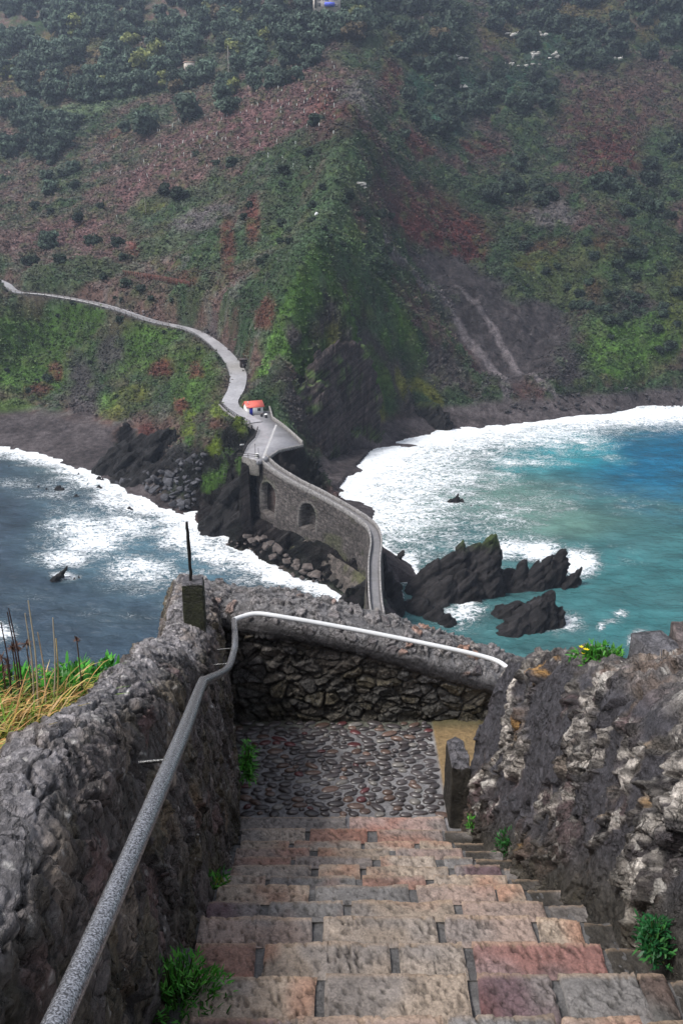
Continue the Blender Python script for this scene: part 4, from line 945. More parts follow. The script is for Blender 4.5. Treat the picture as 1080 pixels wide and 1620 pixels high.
b = MB(); b.box((-2.5, -.3, Hh+.1), (.9, .12, .12), (.7,.7,.7), rz=.3); b.box((-1.9, .5, Hh+1.1), (.16, .16, .9), (.5,.5,.5)); local(b, 'flue_and_gutter', M['paint'], hut)
# litter bin with pale lid beside the hut, info boards, bollards
def bin_(px, py, label, lid=(.75,.75,.72), h=1.2, body=(.03,.03,.032), r=.38):
    p = atz(px, py, 20.2); e = empty('litter_bin', tuple(p), label, 'bin'); b = MB(); b.tube([[0, 0, 0], [0, 0, .1], [0, 0, h*.75]], [r*.8, r, r*.9], 12, body); local(b, 'body', M['dark_metal'], e)
    b = MB(); b.tube([[0, 0, h*.75], [0, 0, h*.9], [0, 0, h]], [r*1.2, r*1.15, r*.5], 12, lid); local(b, 'lid', M['paint'], e)
bin_(421, 661, 'dark bin with a white lid right beside the hut wall')
bin_(414, 659, 'dark shop bin against the front of the hut', (.1,.08,.08), 1.0)
def board(px, py, label, h=1.6, w=1.0, rz=.4):
    p = atz(px, py, 20.2); e = empty('notice_board', tuple(p), label, 'sign', rz=rz)
    for x in (-w/2+.08, w/2-.08):
        b = MB(); b.box((x, 0, h/2), (.1, .1, h), (.05,.03,.03)); local(b, 'post', M['wood'], e)
    b = MB(); b.box((0, -.1, h*.82), (w, .08, .55), (.7,.7,.7), M=[[1, 0, 0], [0, .7, -.7], [0, .7, .7]]); local(b, 'panel', M['paint'], e)
board(383, 712, 'white tilted notice board on dark posts behind the corner fence')
p = atz(407, 724, 20.2); e = empty('litter_bin', tuple(p), 'white striped round bin at the right end of the corner fence', 'bin'); b = MB(); b.tube([[0, 0, 0], [0, 0, 1.0]], .42, 14, (.6,.6,.58)); local(b, 'body', M['paint'], e)
b = MB(); b.tube([[0, 0, .4], [0, 0, .55]], .45, 14, (.05,.05,.05)); local(b, 'band', M['paint'], e)
for px, py, h, t in ((404, 719, 2.6, 'left'), (409, 722, 2.0, 'right')):
    p = atz(px, py, 20.2); b = MB(); b.tube([p, p+np.array([0, 0, h])], .06, 8, (.04,.04,.04)); tag(b.build('pole', M['dark_metal'], tuple(p)), 'thin dark pole on the platform beside the striped bin, the %s one' % t, 'pole')
# timber shelter beside the road
kp = thit(389, 582); kp[2] = max(kp[2], 25.5); e = empty('timber_shelter', tuple(kp), 'dark boxy timber shelter beside the road bend', 'shelter', rz=.25)
b = MB(); b.box((0, 1.2, 1.3), (3.2, 2.2, 2.6), (.03,.022,.022)); local(b, 'walls', M['wood'], e)
b = MB(); b.box((0, 1.1, 2.7), (3.7, 2.9, .16), (.07,.06,.06)); local(b, 'roof', M['wood'], e)
b = MB(); b.box((.6, .06, 1.3), (.5, .05, .5), (.45,.4,.4)); local(b, 'notice', M['paint'], e)
b = MB(); b.box((-.8, .06, .7), (.6, .05, 1.1), (.10,.09,.09)); local(b, 'door', M['wood'], e)
# far house on the skyline slope
hp = thit(518, 26)+np.array([0, 0, 3.5]); fh = empty('hillside_house', tuple(hp), 'pale house with blue windows and awning high on the slope at the top edge', 'house', rz=.15)
b = MB(); b.box((0, 4, 4.5), (17, 8, 11), (.55,.5,.45)); local(b, 'walls', M['paint'], fh)
b = MB(); b.box((1.0, -.6, 4.6), (6, 1.4, .3), (.3,.28,.26)); b.box((-8, -.4, 5.5), (1.2, 1.0, 9), (.12,.11,.10)); b.box((-3, -.05, 8), (.5, .2, 5), (.1,.08,.08)); local(b, 'balcony', M['paint'], fh)
for x, z, w, h, c in [(-5.5, 6.5, 2, 2, (.08,.07,.07)), (-.5, 7, 2.6, 3.6, (.2,.33,.62)), (4.5, 7.2, 3.6, 2.6, (.22,.33,.62)), (-5.5, 3, 1.6, 2, (.06,.06,.06)), (6, 3, 2, 1.4, (.08,.08,.1))]:
    b = MB(); b.box((x, -.06, z), (w, .12, h), c); o = local(b, 'window', M['paint'], fh); b = MB(); b.box((x, -.1, z), (.14, .2, h), (.6,.6,.6)); b.box((x, -.1, z+h/2+.07), (w+.3, .2, .14), (.6,.6,.6)); local(b, 'frame', M['paint'], o)
b = MB(); b.box((1.2, -1.6, 3.2), (6.5, 2.4, 2.2), (.12,.16,.75), M=[[1, 0, 0], [0, .9, -.4], [0, .4, .9]]); local(b, 'awning', M['paint'], fh)
b = MB(); b.box((0, 4, 10.3), (19, 10, .5), (.3,.15,.12)); local(b, 'roof', M['paint'], fh)
b = MB(); b.bar((8, -1, 8), (24, -3, 11), .5, .5, (.55,.55,.52)); 
o = local(b, 'ramp_railing', M['paint'], fh)
# pale farmhouse roof among trees
hp = thit(300, 112); e = empty('hillside_cottage', tuple(hp), 'tiny pale cottage almost hidden among the upper left trees', 'house', rz=.4)
b = MB(); b.box((0, 0, 2), (6, 5, 5), (.5,.45,.4)); local(b, 'walls', M['paint'], e); b = MB(); b.box((0, 0, 4.9), (6.6, 5.6, .5), (.45,.3,.25)); local(b, 'roof', M['paint'], e)
# pole on the hillside
for px, py, h, t in ((362, 118, 16, 'tall pale pole rising from the upper left slope below the pale tree'), (231, 338, 7, 'thin pale post above the grey scar on the left slope')):
    p = thit(px, py); b = MB(); b.tube([p-np.array([0, 0, 1]), p+np.array([0, 0, h])], [.28 if h > 10 else .15, .2 if h > 10 else .1], 6, (.3,.28,.25)); tag(b.build('pole', M['wood'], tuple(p)), t, 'pole')
p = thit(500, 342); 
V, Fc, c = boulder_mesh('x', 901, .9); o = mesh_np('white_rock', V, Fc, M['paint'], np.tile([.8,.8,.8], (len(V), 1)), smooth=False); tag(o, 'bright white rock standing alone on the dark green spur', 'rock'); o.location = p+np.array([0, 0, .7]); o.scale = (1.8, 1.3, 2.2)
# white limestone outcrops on the right hillside
M['lime'] = attr_mat('limestone', .85, .35, (.6, 3.0), .8, 2.0, .4, .2)
def outcrop(px, py, w, h, label, seed):
    p = thit(px, py); r = np.random.default_rng(seed); n = int(4+w/6); e = empty('limestone_outcrop', tuple(p), label, 'outcrop')
    for k in range(n):
        x = r.uniform(-.5, .5)*w/F*p[1]; dz = r.integers(-2, 3)*1.6*h/20
        q = thit(px+x*F/p[1], py-dz*F/p[1]*.5); V, Fc, _ = boulder_mesh('x', seed*31+k, .8)
        s = np.array([r.uniform(2.0, 5), r.uniform(1.5, 3), r.uniform(1.6, 3.4)])*(.6+h/40)
        mesh_np('ledge', V*s+q+np.array([0, -1.2, 1.6]), Fc, M['lime'], np.tile(np.array([.42,.41,.38])*r.uniform(.6, 1.1), (len(V), 1)), tuple(p), e, smooth=False)
for q in [(835,58,70,22,'wide band of pale limestone ledges high on the right hillside'),(860,92,44,24,'pale limestone ledges just below the widest band of ledges'),(820,108,70,16,'lowest ledge of the pale limestone outcrops on the right hillside'),(1055,52,44,16,'pale limestone outcrop at the right edge near the top'),(960,98,50,18,'pale limestone outcrop left of the one at the right edge'),(702,143,24,16,'short bright limestone block above the teal green patch'),(728,96,16,14,'small grey limestone knob left of the wide ledges'),(732,142,10,8,'tiny pale rock right of the bright limestone block'),(573,300,10,12,'pale rock rib on the crest of the green spur')]:
    outcrop(*q, seed=int(q[0]))
# ================================================================== HILLSIDE VEGETATION
def leaf_quads(C, S, col, rng, face=None):
    """a small randomly turned leaf-clump quad at each centre"""
    n = len(C); a = rng.normal(size=(n, 3))
    if face is not None:   # leaves lie roughly across the outward direction
        f = face+rng.normal(size=(n, 3))*.45; f /= np.linalg.norm(f, axis=1)[:, None]; a -= f*(a*f).sum(1)[:, None]; a /= np.linalg.norm(a, axis=1)[:, None]; b = np.cross(f, a)
        s = S[:, None]; V = np.stack([C-a*s-b*s*.4, C+b*s*.7-a*s*.1, C+a*s+b*s*.15, C-b*s*.7+a*s*.15], 1).reshape(-1, 3)
        return V, np.arange(4*n).reshape(n, 4)[:, ::-1], np.repeat(col, 4, 0)
    a /= np.linalg.norm(a, axis=1)[:, None]; b = rng.normal(size=(n, 3)); b -= a*(a*b).sum(1)[:, None]; b /= np.linalg.norm(b, axis=1)[:, None]
    s = S[:, None]
    V = np.stack([C-a*s-b*s*.35, C+b*s*.55-a*s*.1, C+a*s+b*s*.1, C-b*s*.6+a*s*.15], 1).reshape(-1, 3)
    Fq = np.arange(4*n).reshape(n, 4)
    return V, Fq, np.repeat(col, 4, 0)
# ground cover: low tufts of heath, bramble and grass over the whole slope (stuff)
rg = np.random.default_rng(11)
n = 150000
ia = rg.random(n)*.92-.46; yy = 195*np.exp(rg.random(n)**.8*math.log(760/195.)); xx = ia*yy
zz = lookup(TH, xx, yy); cc = lookup(TCOL, xx, yy)
rmk = lookup(np.clip(tong, 0, 1), xx, yy); cg = lookup(np.clip(crag, 0, 1)*.8, xx, yy); sm = lookup(np.clip(scr_m, 0, 1), xx, yy); rd = lookup(dR, xx, yy); pl = lookup(dP, xx, yy); db = lookup(dB, xx, yy)
lum = cc.sum(1); green = cc[:, 1] > cc[:, 0]*1.02
keep = (zz > 6.5) & (rd > 3.1) & (pl > 2.0) & (db > 3) & (rg.random(n) > rmk*.9*(~green)+.0) & (rg.random(n) > cg*.85*(~green)) & (rg.random(n) > sm*.93)
xx, yy, zz, cc = xx[keep], yy[keep], zz[keep], cc[keep]; n = len(xx); sz = .16+.0011*yy*(.5+rg.random(n))
k = 5; C0 = np.repeat(np.stack([xx, yy, zz], 1), k, 0); s0 = np.repeat(sz, k)
C0 = C0+rg.normal(size=C0.shape)*s0[:, None]*np.array([1.1, 1.1, .45])+np.c_[0*s0, 0*s0, s0*.45]
colr = np.repeat(cc*(.62+.8*rg.random((n, 1))), k, 0)*(.7+.7*rg.random((n*k, 1)))
Vv, Ff, Cc = leaf_quads(C0, s0*(.55+.5*rg.random(n*k)), colr*1.1, rg, np.array([[0, -.35, .9]]))
hv = mesh_np('heath_cover', Vv, Ff, M['leaf'], Cc, smooth=False); struct(hv, 'stuff')
# crowns
def crown_mesh(seed, w=4.0, h=4.5, lobes=13, n=1100, base=(.035,.055,.028), leaf=.55, z0=.6, cone=False):
    r = np.random.default_rng(seed); L = []
    for i in range(lobes):
        a = r.random()*6.28; d = r.random()**.6*w*.62; z = z0+r.random()*(h-z0)*.8
        k = 1-.55*(z/h) if cone else 1-.25*abs(z/h-.45)
        L.append((math.cos(a)*d*k, math.sin(a)*d*k, z, w*(.28+.2*r.random())*k))
    L.append((0, 0, h*.55, w*.45)); L = np.array(L); 
    q = r.integers(0, len(L), n); dr = r.normal(size=(n, 3)); dr /= np.linalg.norm(dr, axis=1)[:, None]; dr[:, 2] = np.abs(dr[:, 2])*.9-.2*r.random(n)
    C = L[q, :3]+dr*(L[q, 3]*(.72+.42*r.random(n)))[:, None]
    tone = (.6+.8*_hash(q, q*0+seed, q*0))*(.75+.5*r.random(n))
    col = np.array(base)*tone[:, None]
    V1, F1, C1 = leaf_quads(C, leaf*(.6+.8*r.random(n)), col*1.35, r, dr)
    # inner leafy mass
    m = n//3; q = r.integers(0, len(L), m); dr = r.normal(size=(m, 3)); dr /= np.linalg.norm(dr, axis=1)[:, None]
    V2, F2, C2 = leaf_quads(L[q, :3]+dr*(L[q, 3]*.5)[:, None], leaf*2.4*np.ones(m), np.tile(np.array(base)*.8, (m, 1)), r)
    return np.concatenate([V1, V2]), np.concatenate([F1, F2+len(V1)]), np.concatenate([C1, C2])
PROTO = {}
def tree_proto(key, seed, label, group, name='tree', cat='tree', trunk=True, **kw):
    e = bpy.data.objects.new(name, None); COL.objects.link(e); tag(e, label, cat, group)
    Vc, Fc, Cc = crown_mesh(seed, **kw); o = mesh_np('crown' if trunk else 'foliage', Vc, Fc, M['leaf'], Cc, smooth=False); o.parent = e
    b = MB(); h = kw.get('h', 4.5); b.tube([[0, 0, -1.2], [.1, 0, .3*h], [0, .1, .75*h]], [.28, .2, .07], 6, (.07,.055,.045))
    for a in range(4): b.tube([[0, 0, h*.3], [math.cos(a*1.6)*h*.2, math.sin(a*1.6)*h*.2, h*.65]], [.12, .04], 5, (.07,.055,.045))
    o = local(b, 'trunk' if trunk else 'stems', M['wood'], e)
    PROTO.setdefault(key, []).append([e, False])
def put_tree(key, p, s, label=None, sc=None):
    L = PROTO[key]; t = random.choice(L); rz = random.uniform(0, 6.28)
    sc3 = sc or (s*random.uniform(.85, 1.2), s*random.uniform(.85, 1.2), s*random.uniform(.85, 1.15))
    if not t[1]:
        t[1] = True; o = t[0]; o.location = p; o.rotation_euler = (0, 0, rz); o.scale = sc3
        if label: o['label'] = label
    else: o = copy_thing(t[0], p, rz, sc3, label)
    return o
for k in range(3):
    tree_proto('wood', 500+k, 'blue green broadleaf tree in the misty wood of the upper left hillside', 'trees of the upper left wood', base=(.046,.070,.050), w=4.6, h=6.5, leaf=.46)
    tree_proto('pale', 520+k, 'yellowish green tree among the darker trees of the upper wood', 'pale trees in the upper wood', base=(.12,.135,.045), w=4.6, h=6.5, leaf=.46)
    tree_proto('brown', 540+k, 'brownish tree among the upper woods', 'brown trees in the upper wood', base=(.08,.062,.035), w=4.6, h=6.0, leaf=.46)
    tree_proto('bush', 560+k, 'dark rounded bush on the slope', 'dark bushes on the slopes', name='bush', cat='bush', trunk=False, base=(.022,.036,.024), w=2.6, h=2.8, leaf=.28, z0=.2)
    tree_proto('scrub', 580+k, 'dark green scrub bush on the right hillside', 'scrub bushes on the right hillside', name='bush', cat='bush', trunk=False, base=(.026,.042,.028), w=2.8, h=2.6, leaf=.30, z0=.2)
def grove(key, poly, n, s0, s1, tall=1.0):
    P2 = np.array([(a, b, 0) for a, b in poly], float); lo = P2.min(0); hi = P2.max(0); k = 0
    while k < n:
        a, b = random.uniform(lo[0], hi[0]), random.uniform(lo[1], hi[1])
        if poly_sd(np.array([a]), np.array([b]), P2)[0] > 0: continue
        if 488 < a < 556 and b < 52: k += .25; continue
        p = thit(a, b); s = random.uniform(s0, s1)*(p[1]/600); put_tree(key, tuple(p), s, sc=(s, s, s*tall*random.uniform(.9, 1.2))); k += 1
W1 = [(0,60),(80,75),(180,40),(330,10),(500,0),(560,10),(600,60),(560,95),(500,110),(470,130),(400,160),(350,175),(330,140),(220,155),(150,165),(60,165),(0,150)]
grove('wood', W1, 165, 1.2, 2.1); grove('pale', W1, 12, 1.2, 1.9); grove('brown', W1, 10, 1.1, 1.8)
grove('wood', [(0,180),(60,180),(150,190),(150,215),(110,240),(60,262),(0,275)], 26, 1.2, 1.9)
grove('wood', [(60,250),(110,245),(130,270),(95,300),(70,290)], 5, 1.0, 1.5)
grove('wood', [(0,0),(160,0),(300,0),(330,10),(180,40),(80,60),(0,40)], 36, 1.1, 1.7)
for px, py, s, k, t in [(235,208,1.7,'wood','large dark round tree on the ridge line left of the hillside centre'),(298,190,2.1,'wood','largest dark tree at the lower edge of the wood, above the heath'),(197,203,1.0,'wood','small dark tree just left of the round ridge tree'),(366,170,1.4,'wood','dark tree at the wood corner below the pale pole'),
        (80,385,1.7,'wood','dark round tree alone at the left edge of the brown slope'),(83,300,1.3,'wood','dark tree standing left below the green meadow'),(228,118,2.4,'pale','bright yellow green tree, palest in the upper left wood'),(378,86,1.8,'pale','pale yellow flat topped tree above the tall pole'),(245,100,1.8,'pale','yellow green tree behind the palest one'),
        (440,8,1.8,'pale','yellow green tree left of the house at the top edge'),(480,10,1.7,'brown','yellow brown tree beside the house at the top edge'),(560,60,1.6,'brown','brown tree on the ridge right of the heath'),(690,70,1.8,'brown','brown tree at the left end of the limestone ledges')]:
    p = thit(px, py+8); put_tree(k, tuple(p), s*(p[1]/600)*1.15, t)
for px, py, s, t in [(487,247,1.2,'dark bush on the crest of the reddish heath slope'),(448,275,1.3,'dark double bush on the heath left of the spur'),(436,278,.9,'small dark bush next to the double bush'),(370,265,1.7,'wide olive bush in the middle of the heath'),(285,315,2.0,'wide dark bush above the grey scar'),(262,310,1.6,'dark bush left of the wide one above the scar'),
        (342,262,.9,'small bush left of the wide olive bush'),(310,248,.8,'tiny dark bush on the upper heath'),(500,198,1.4,'dark bush high on the heath near the red patch'),(150,390,1.6,'bush in the hollow right of the lone dark tree'),(55,420,1.5,'low bush on the slope above the road start'),(200,455,1.2,'bush beside the slatted fence left end'),(120,300,1.3,'bush below the dark tree by the meadow'),(395,330,1.0,'bush at the right end of the grey scar')]:
    p = thit(px, py); put_tree('bush', tuple(p), s*(p[1]/420), t)
grove('bush', [(0,290),(150,270),(250,300),(200,420),(0,430)], 9, 1.1, 2.2); grove('bush', [(380,330),(520,240),(560,380),(500,430),(400,440)], 14, .9, 1.8); grove('bush', [(20,470),(140,485),(250,520),(330,545),(340,590),(240,640),(60,640),(0,600)], 14, .7, 1.4)
grove('bush', [(120,430),(300,470),(330,515),(240,500),(140,470)], 6, .8, 1.5)
grove('scrub', [(570,0),(720,0),(740,100),(700,160),(650,110),(580,60)], 40, 2.0, 3.6); grove('scrub', [(640,160),(760,110),(880,130),(860,180),(740,190),(700,240),(640,220)], 45, 1.6, 3.0)
grove('scrub', [(800,260),(900,300),(880,330),(760,330)], 14, 1.5, 3.0); grove('scrub', [(930,300),(1080,220),(1080,360),(960,340)], 22, 1.4, 3.0); grove('scrub', [(760,0),(1080,0),(1080,120),(900,110),(760,40)], 60, 1.8, 3.4)
grove('scrub', [(820,390),(1080,380),(1080,560),(950,560),(900,480),(840,450)], 50, 1.0, 2.2); grove('scrub', [(560,240),(620,300),(640,420),(600,440),(540,330)], 14, 1.0, 2.0)
# white tree guards of a young plantation
gb = MB(); gb.tube([[0, 0, 0], [0, 0, 1.7]], .17, 6, (.62,.66,.62)); g0 = gb.build('tree_guard', M['paint']); tag(g0, 'tiny white tree guard tube on the reddish heath slope', 'tree guard', 'white tree guards on the heath'); first = True; k = 0
while k < 130:
    a = random.uniform(150, 545); c = 215-(a-330)*.33; b = random.gauss(c, 34)
    if a < 230 and random.random() < .7: continue
    p = thit(a, b); p[2] -= .2
    if g0 is None: break
    o = g0 if k == 0 else g0.copy()
    if k: COL.objects.link(o)
    o.location = p; s = random.uniform(.6, 1.3); o.scale = (1, 1, s); o.rotation_euler = (random.uniform(-.15, .15), random.uniform(-.15, .15), 0); k += 1
# ================================================================== FOREGROUND
HL = 4.0; zL = EYE-HL
rows = [1603, 1536, 1487, 1447, 1421, 1398, 1383, 1366, 1353, 1339, 1328, 1309]
def ang(py): return math.atan((py-CY)/F)+PITCH
step_h = [1.9+.175*i for i in range(12)]
step_y = [h/math.tan(ang(r)) for h, r in zip(step_h, rows)]     # depth of each nosing
TANs, PNK, GRYs, PUR, RST, LTN = (.33,.265,.21), (.30,.225,.19), (.18,.17,.165), (.125,.08,.088), (.27,.155,.12), (.33,.275,.23)
blocks = [
 [(300,470,PUR),(480,700,PNK),(708,880,GRYs),(888,1010,PNK)],
 [(300,500,TANs),(515,736,TANs),(753,866,PUR),(882,1004,GRYs),(1008,1048,(.09,.085,.08))],
 [(312,405,RST),(421,615,TANs),(631,731,LTN),(745,946,(.22,.15,.145))],
 [(318,493,PNK),(512,688,TANs),(701,837,PNK),(846,912,TANs)],
 [(331,413,PUR),(428,543,GRYs),(556,717,TANs),(730,857,PNK)],
 [(345,490,TANs),(500,647,GRYs),(658,780,PNK),(784,825,TANs)],
 [(350,420,LTN),(428,562,GRYs),(572,672,RST),(685,800,TANs)],
 [(368,492,LTN),(505,568,TANs),(580,707,TANs),(719,790,PUR)],
 [(372,460,RST),(468,588,PNK),(600,688,LTN),(700,745,GRYs)],
 [(375,490,PNK),(502,615,TANs),(624,730,(.30,.21,.18))],
 [(382,457,TANs),(465,570,LTN),(577,655,LTN),(664,712,TANs)],
 [(384,483,LTN),(490,580,RST),(596,697,RST)]]
stair = empty('stone_staircase', (0.1, 3.3, zL), 'steep flight of worn tan and pink stone steps going down between two walls', 'stairs')
def xat(px, y, h):                       # world x of pixel column px on a tread edge
    t = math.hypot(y, h)*1.0; py = CY+F*math.tan(math.atan2(h, y)-PITCH); d = ray(px, py); return d[0]*(y/d[1])
def block(x0, x1, y0, y1, z1, col, seed, th=.2, res=.011, amp=.009):
    """worn stone block: top grid with chisel pits, rounded nosing, front and side faces"""
    nx = max(6, int((x1-x0)/res)); ny = max(6, int((y1-y0)/res)); r = .012
    prof = [(-.0, -th)]+[(0, -th*.5)]+[(0, -r*1.2), (r*.35, -r*.35)]
    u = np.linspace(0, 1, nx); v = np.linspace(0, 1, ny)
    ux = np.concatenate([[0, 0, .0], u*1.0, [1, 1, 1]])
    V_, U_ = np.meshgrid(np.r_[0, 0, v, 1, 1], np.r_[0, 0, u, 1, 1], indexing='ij')
    X = x0+(x1-x0)*U_; Yv = y0+(y1-y0)*V_
    ex = np.minimum(X-x0, x1-X); ey = np.minimum(Yv-y0, y1-Yv)
    jit = .014*fbm(np.stack([X*7, Yv*7, 0*X+seed], -1), 3, seed)
    rr = .011+.004*math.sin(seed*3.7); e = np.minimum(ex, ey)
    Zt = z1-rr*(1-np.clip(e/rr, 0, 1))**2*.75
    pp = np.stack([X*92+Yv*20, Yv*44, 0*X+seed], -1)
    pit = np.clip(fbm(pp, 2, 3)-.12, 0, 1)*1.9
    wear = fbm(np.stack([X*6, Yv*6, 0*X+seed], -1), 3, 9)
    Zt = Zt-amp*pit*(1+wear)+.006*wear
    Zt[0, :] = z1-th; Zt[-1, :] = z1-th; Zt[:, 0] = z1-th; Zt[:, -1] = z1-th
    Yv = Yv+jit*(V_ > .5)*np.clip(V_*2-1, 0, 1); X = X+jit*.5*np.where(U_ > .5, -1, 1)
    c = np.array(col)*(1+.30*wear)[..., None]; 
    m = fbm(np.stack([X*3.1, Yv*3.1, 0*X+seed*7], -1), 3, 19)
    c = mixc(c, np.array(col)*np.array([1.05, .78, .70]), sstep(.1, .5, m)); c = mixc(c, (.21,.19,.18), sstep(.08, .45, -m)*.75)
    c = c*(1-.55*np.clip(pit*1.3, 0, 1))[..., None]; c = mixc(c, np.array([.40,.29,.20]), sstep(.03, .006, y1-Yv)*(e < .05)*.5*(V_ > .5))
    return np.stack([X, Yv, Zt], -1).reshape(-1, 3), grid_faces(X.shape[0], X.shape[1])[:, ::-1], c.reshape(-1, 3)
def stair_side(y):   # inner wall feet on both sides
    return np.interp(y, [-.5, 1.0, 1.98, 3.0, 5.0, 6.4], [-.36, -.36, -.425, -.51, -.675, -.93]), np.interp(y, [-.5, 1.0, 1.9, 2.6, 3.3, 4.2, 4.9, 6.4], [.98, .98, .93, .95, .92, .88, .80, 1.3])
for i in range(12):
    y1 = step_y[i]; y0 = (step_y[i-1] if i else 1.15)-.03; z1 = EYE-step_h[i]; mb = MB()
    xl, xr = stair_side(y1)
    for k, (a, b, c) in enumerate(blocks[i]):
        x0, x1 = xat(a, y1, step_h[i]), xat(b, y1, step_h[i])
        xend = x1
        mb.add(*block(x0, x1, y0, y1+random.uniform(-.008, .004), z1+random.uniform(-.004, .004), c, i*10+k, res=.0052 if i < 4 else .009))
    if xr+.04-xend > .05: mb.add(*block(xend+.018, xr+.10, y0, y1-.012, z1-.012, (.036,.031,.025), i*10+8, res=.009))
    # mortar bed between and beside the blocks
    nx = 80; X = np.linspace(xl-.08, xr+.12, nx); Yg = np.linspace(y0, y1-.018, 10); YY, XX = np.meshgrid(Yg, X, indexing='ij')
    ZZm = z1-.021+.012*fbm(np.stack([XX*20, YY*20, 0*XX+i], -1), 3, 4)
    cm = np.array([.10,.097,.097])*(1+.4*fbm(np.stack([XX*30, YY*30, 0*XX+i], -1), 2, 5))[..., None]
    cm = mixc(cm, (.045,.042,.036), sstep(.10, .28, XX-x1)+sstep(-.02, -.08, XX-xat(blocks[i][0][0], y1, step_h[i])))
    mb.add(np.stack([XX, YY, ZZm], -1).reshape(-1, 3), grid_faces(10, nx)[:, ::-1], cm.reshape(-1, 3))
    mb.add([[xl-.08, y1-.018, z1-.016], [xr+.12, y1-.018, z1-.016], [xr+.12, y1-.018, z1-.25], [xl-.08, y1-.018, z1-.25]], [[0, 1, 2, 3]], (.10,.095,.09))
    mb.build('step', M['step'], tuple(stair.location), stair, smooth=True)
# top landing where the photographer stands
mb = MB(); mb.add(*block(-.5, 1.1, -1.2, 1.14, EYE-1.9+.03, GRYs, 91, res=.03)); struct(mb.build('path', M['step'], (0, 0, 0), smooth=True))
# landing edge slabs
mb = MB(); ys0, ys1 = step_y[-1]-.02, 5.13
x = [xat(a, 5.1, 4.0) for a in (380, 547, 553, 703)]
mb.add(*block(x[0], x[1], ys0, ys1, zL+.004, (.24,.21,.195), 120)); mb.add(*block(x[2], x[3], ys0, ys1, zL+.004, (.33,.235,.21), 121))
mb.build('edge_slab', M['step'], tuple(stair.location), stair, smooth=True)
# cobbled landing
mb = MB(); nx, ny = 260, 170
XX, YY = np.meshgrid(np.linspace(-1.15, 2.2, nx), np.linspace(4.7, 6.6, ny), indexing='xy')
zz = zL-.022+.012*fbm(np.stack([XX*4, YY*4, 0*XX], -1), 3, 2)+.004*fbm(np.stack([XX*30, YY*30, 0*XX], -1), 2, 3); XM = .90+.06*(6.4-YY)
sand = sstep(.0, .01, XX-(xat(686, 6.1, 4)+(6.3-YY)*.0))*(YY > 5.1)
zz = zz+sand*.018
cm = np.array([.165,.16,.165])*(1+.35*fbm(np.stack([XX*12, YY*12, 0*XX], -1), 3, 6))[..., None]
cm = mixc(cm, (.30,.30,.30), sstep(.35, .6, fbm(np.stack([XX*3, YY*3, 0*XX], -1), 3, 16)+.1)*.6)
cm = mixc(cm, (.22,.15,.07), sand*.95); cm = mixc(cm, (.045,.05,.025), np.maximum(sstep(-.74, -.9, XX), sstep(6.15, 6.34, YY))*.75)
mb.add(np.stack([XX, YY, zz], -1).reshape(-1, 3), grid_faces(ny, nx), cm.reshape(-1, 3))
struct(mb.build('cobble_bed', M['step'], (0, 0, 0), smooth=True))
mb = MB(); r = np.random.default_rng(5); 
U, W = np.meshgrid(np.linspace(0, PI/2, 5), np.linspace(0, 2*PI, 11)[:-1], indexing='ij')
sph = np.stack([np.cos(U)*np.cos(W), np.cos(U)*np.sin(W), np.sin(U)], -1)
y = 5.18; row = 0
placed = []
for tries in range(60000):
    X = r.uniform(-.86, xat(684, 5.8, 4)+.06); Yq = r.uniform(5.165, 6.33)
    w, d = r.uniform(.032, .058), r.uniform(.021, .031)
    if tries < 500: w *= 1.2; d *= 1.15
    if tries > 26000: w *= .7; d *= .75
    if X < -.667-(Yq-5)*.185+.03: continue
    if X > xat(686, 6.1, 4)-.03: continue
    ok = True
    for (a, b, w2, d2) in placed:
        dx = abs(X-a)/(w+w2+.002); dy = abs(Yq-b)/(d+d2+.002)
        if dx*dx+dy*dy < .98: ok = False; break
    if ok: placed.append((X, Yq, w, d))
for k, (X, Yq, w, d) in enumerate(placed):
    rz = r.normal()*.28; P_ = sph*np.array([w, d, .010+.010*r.random()]); P_ = P_**1.0
    P_ = P_*(1+.10*fbm(sph*1.3+k, 2, 7))[..., None]; ca_, sa_ = math.cos(rz), math.sin(rz)
    Q = P_.reshape(-1, 3)@np.array([[ca_, sa_, 0], [-sa_, ca_, 0], [0, 0, 1]])+np.array([X, Yq, zL-.016])
    t = r.random(); c = np.array([.050,.043,.044])*(.7+.7*r.random())
    if t > .8: c = np.array([.095,.062,.050])*(.7+.6*r.random())
    if t > .955: c = np.array([.085,.028,.03])*(.7+.5*r.random())
    if t < .06: c = np.array([.14,.13,.12])
    mb.add(Q, grid_faces(5, 10, 0, True), c)
struct(mb.build('cobbles', M['pebble'], (0, 0, 0), smooth=True))

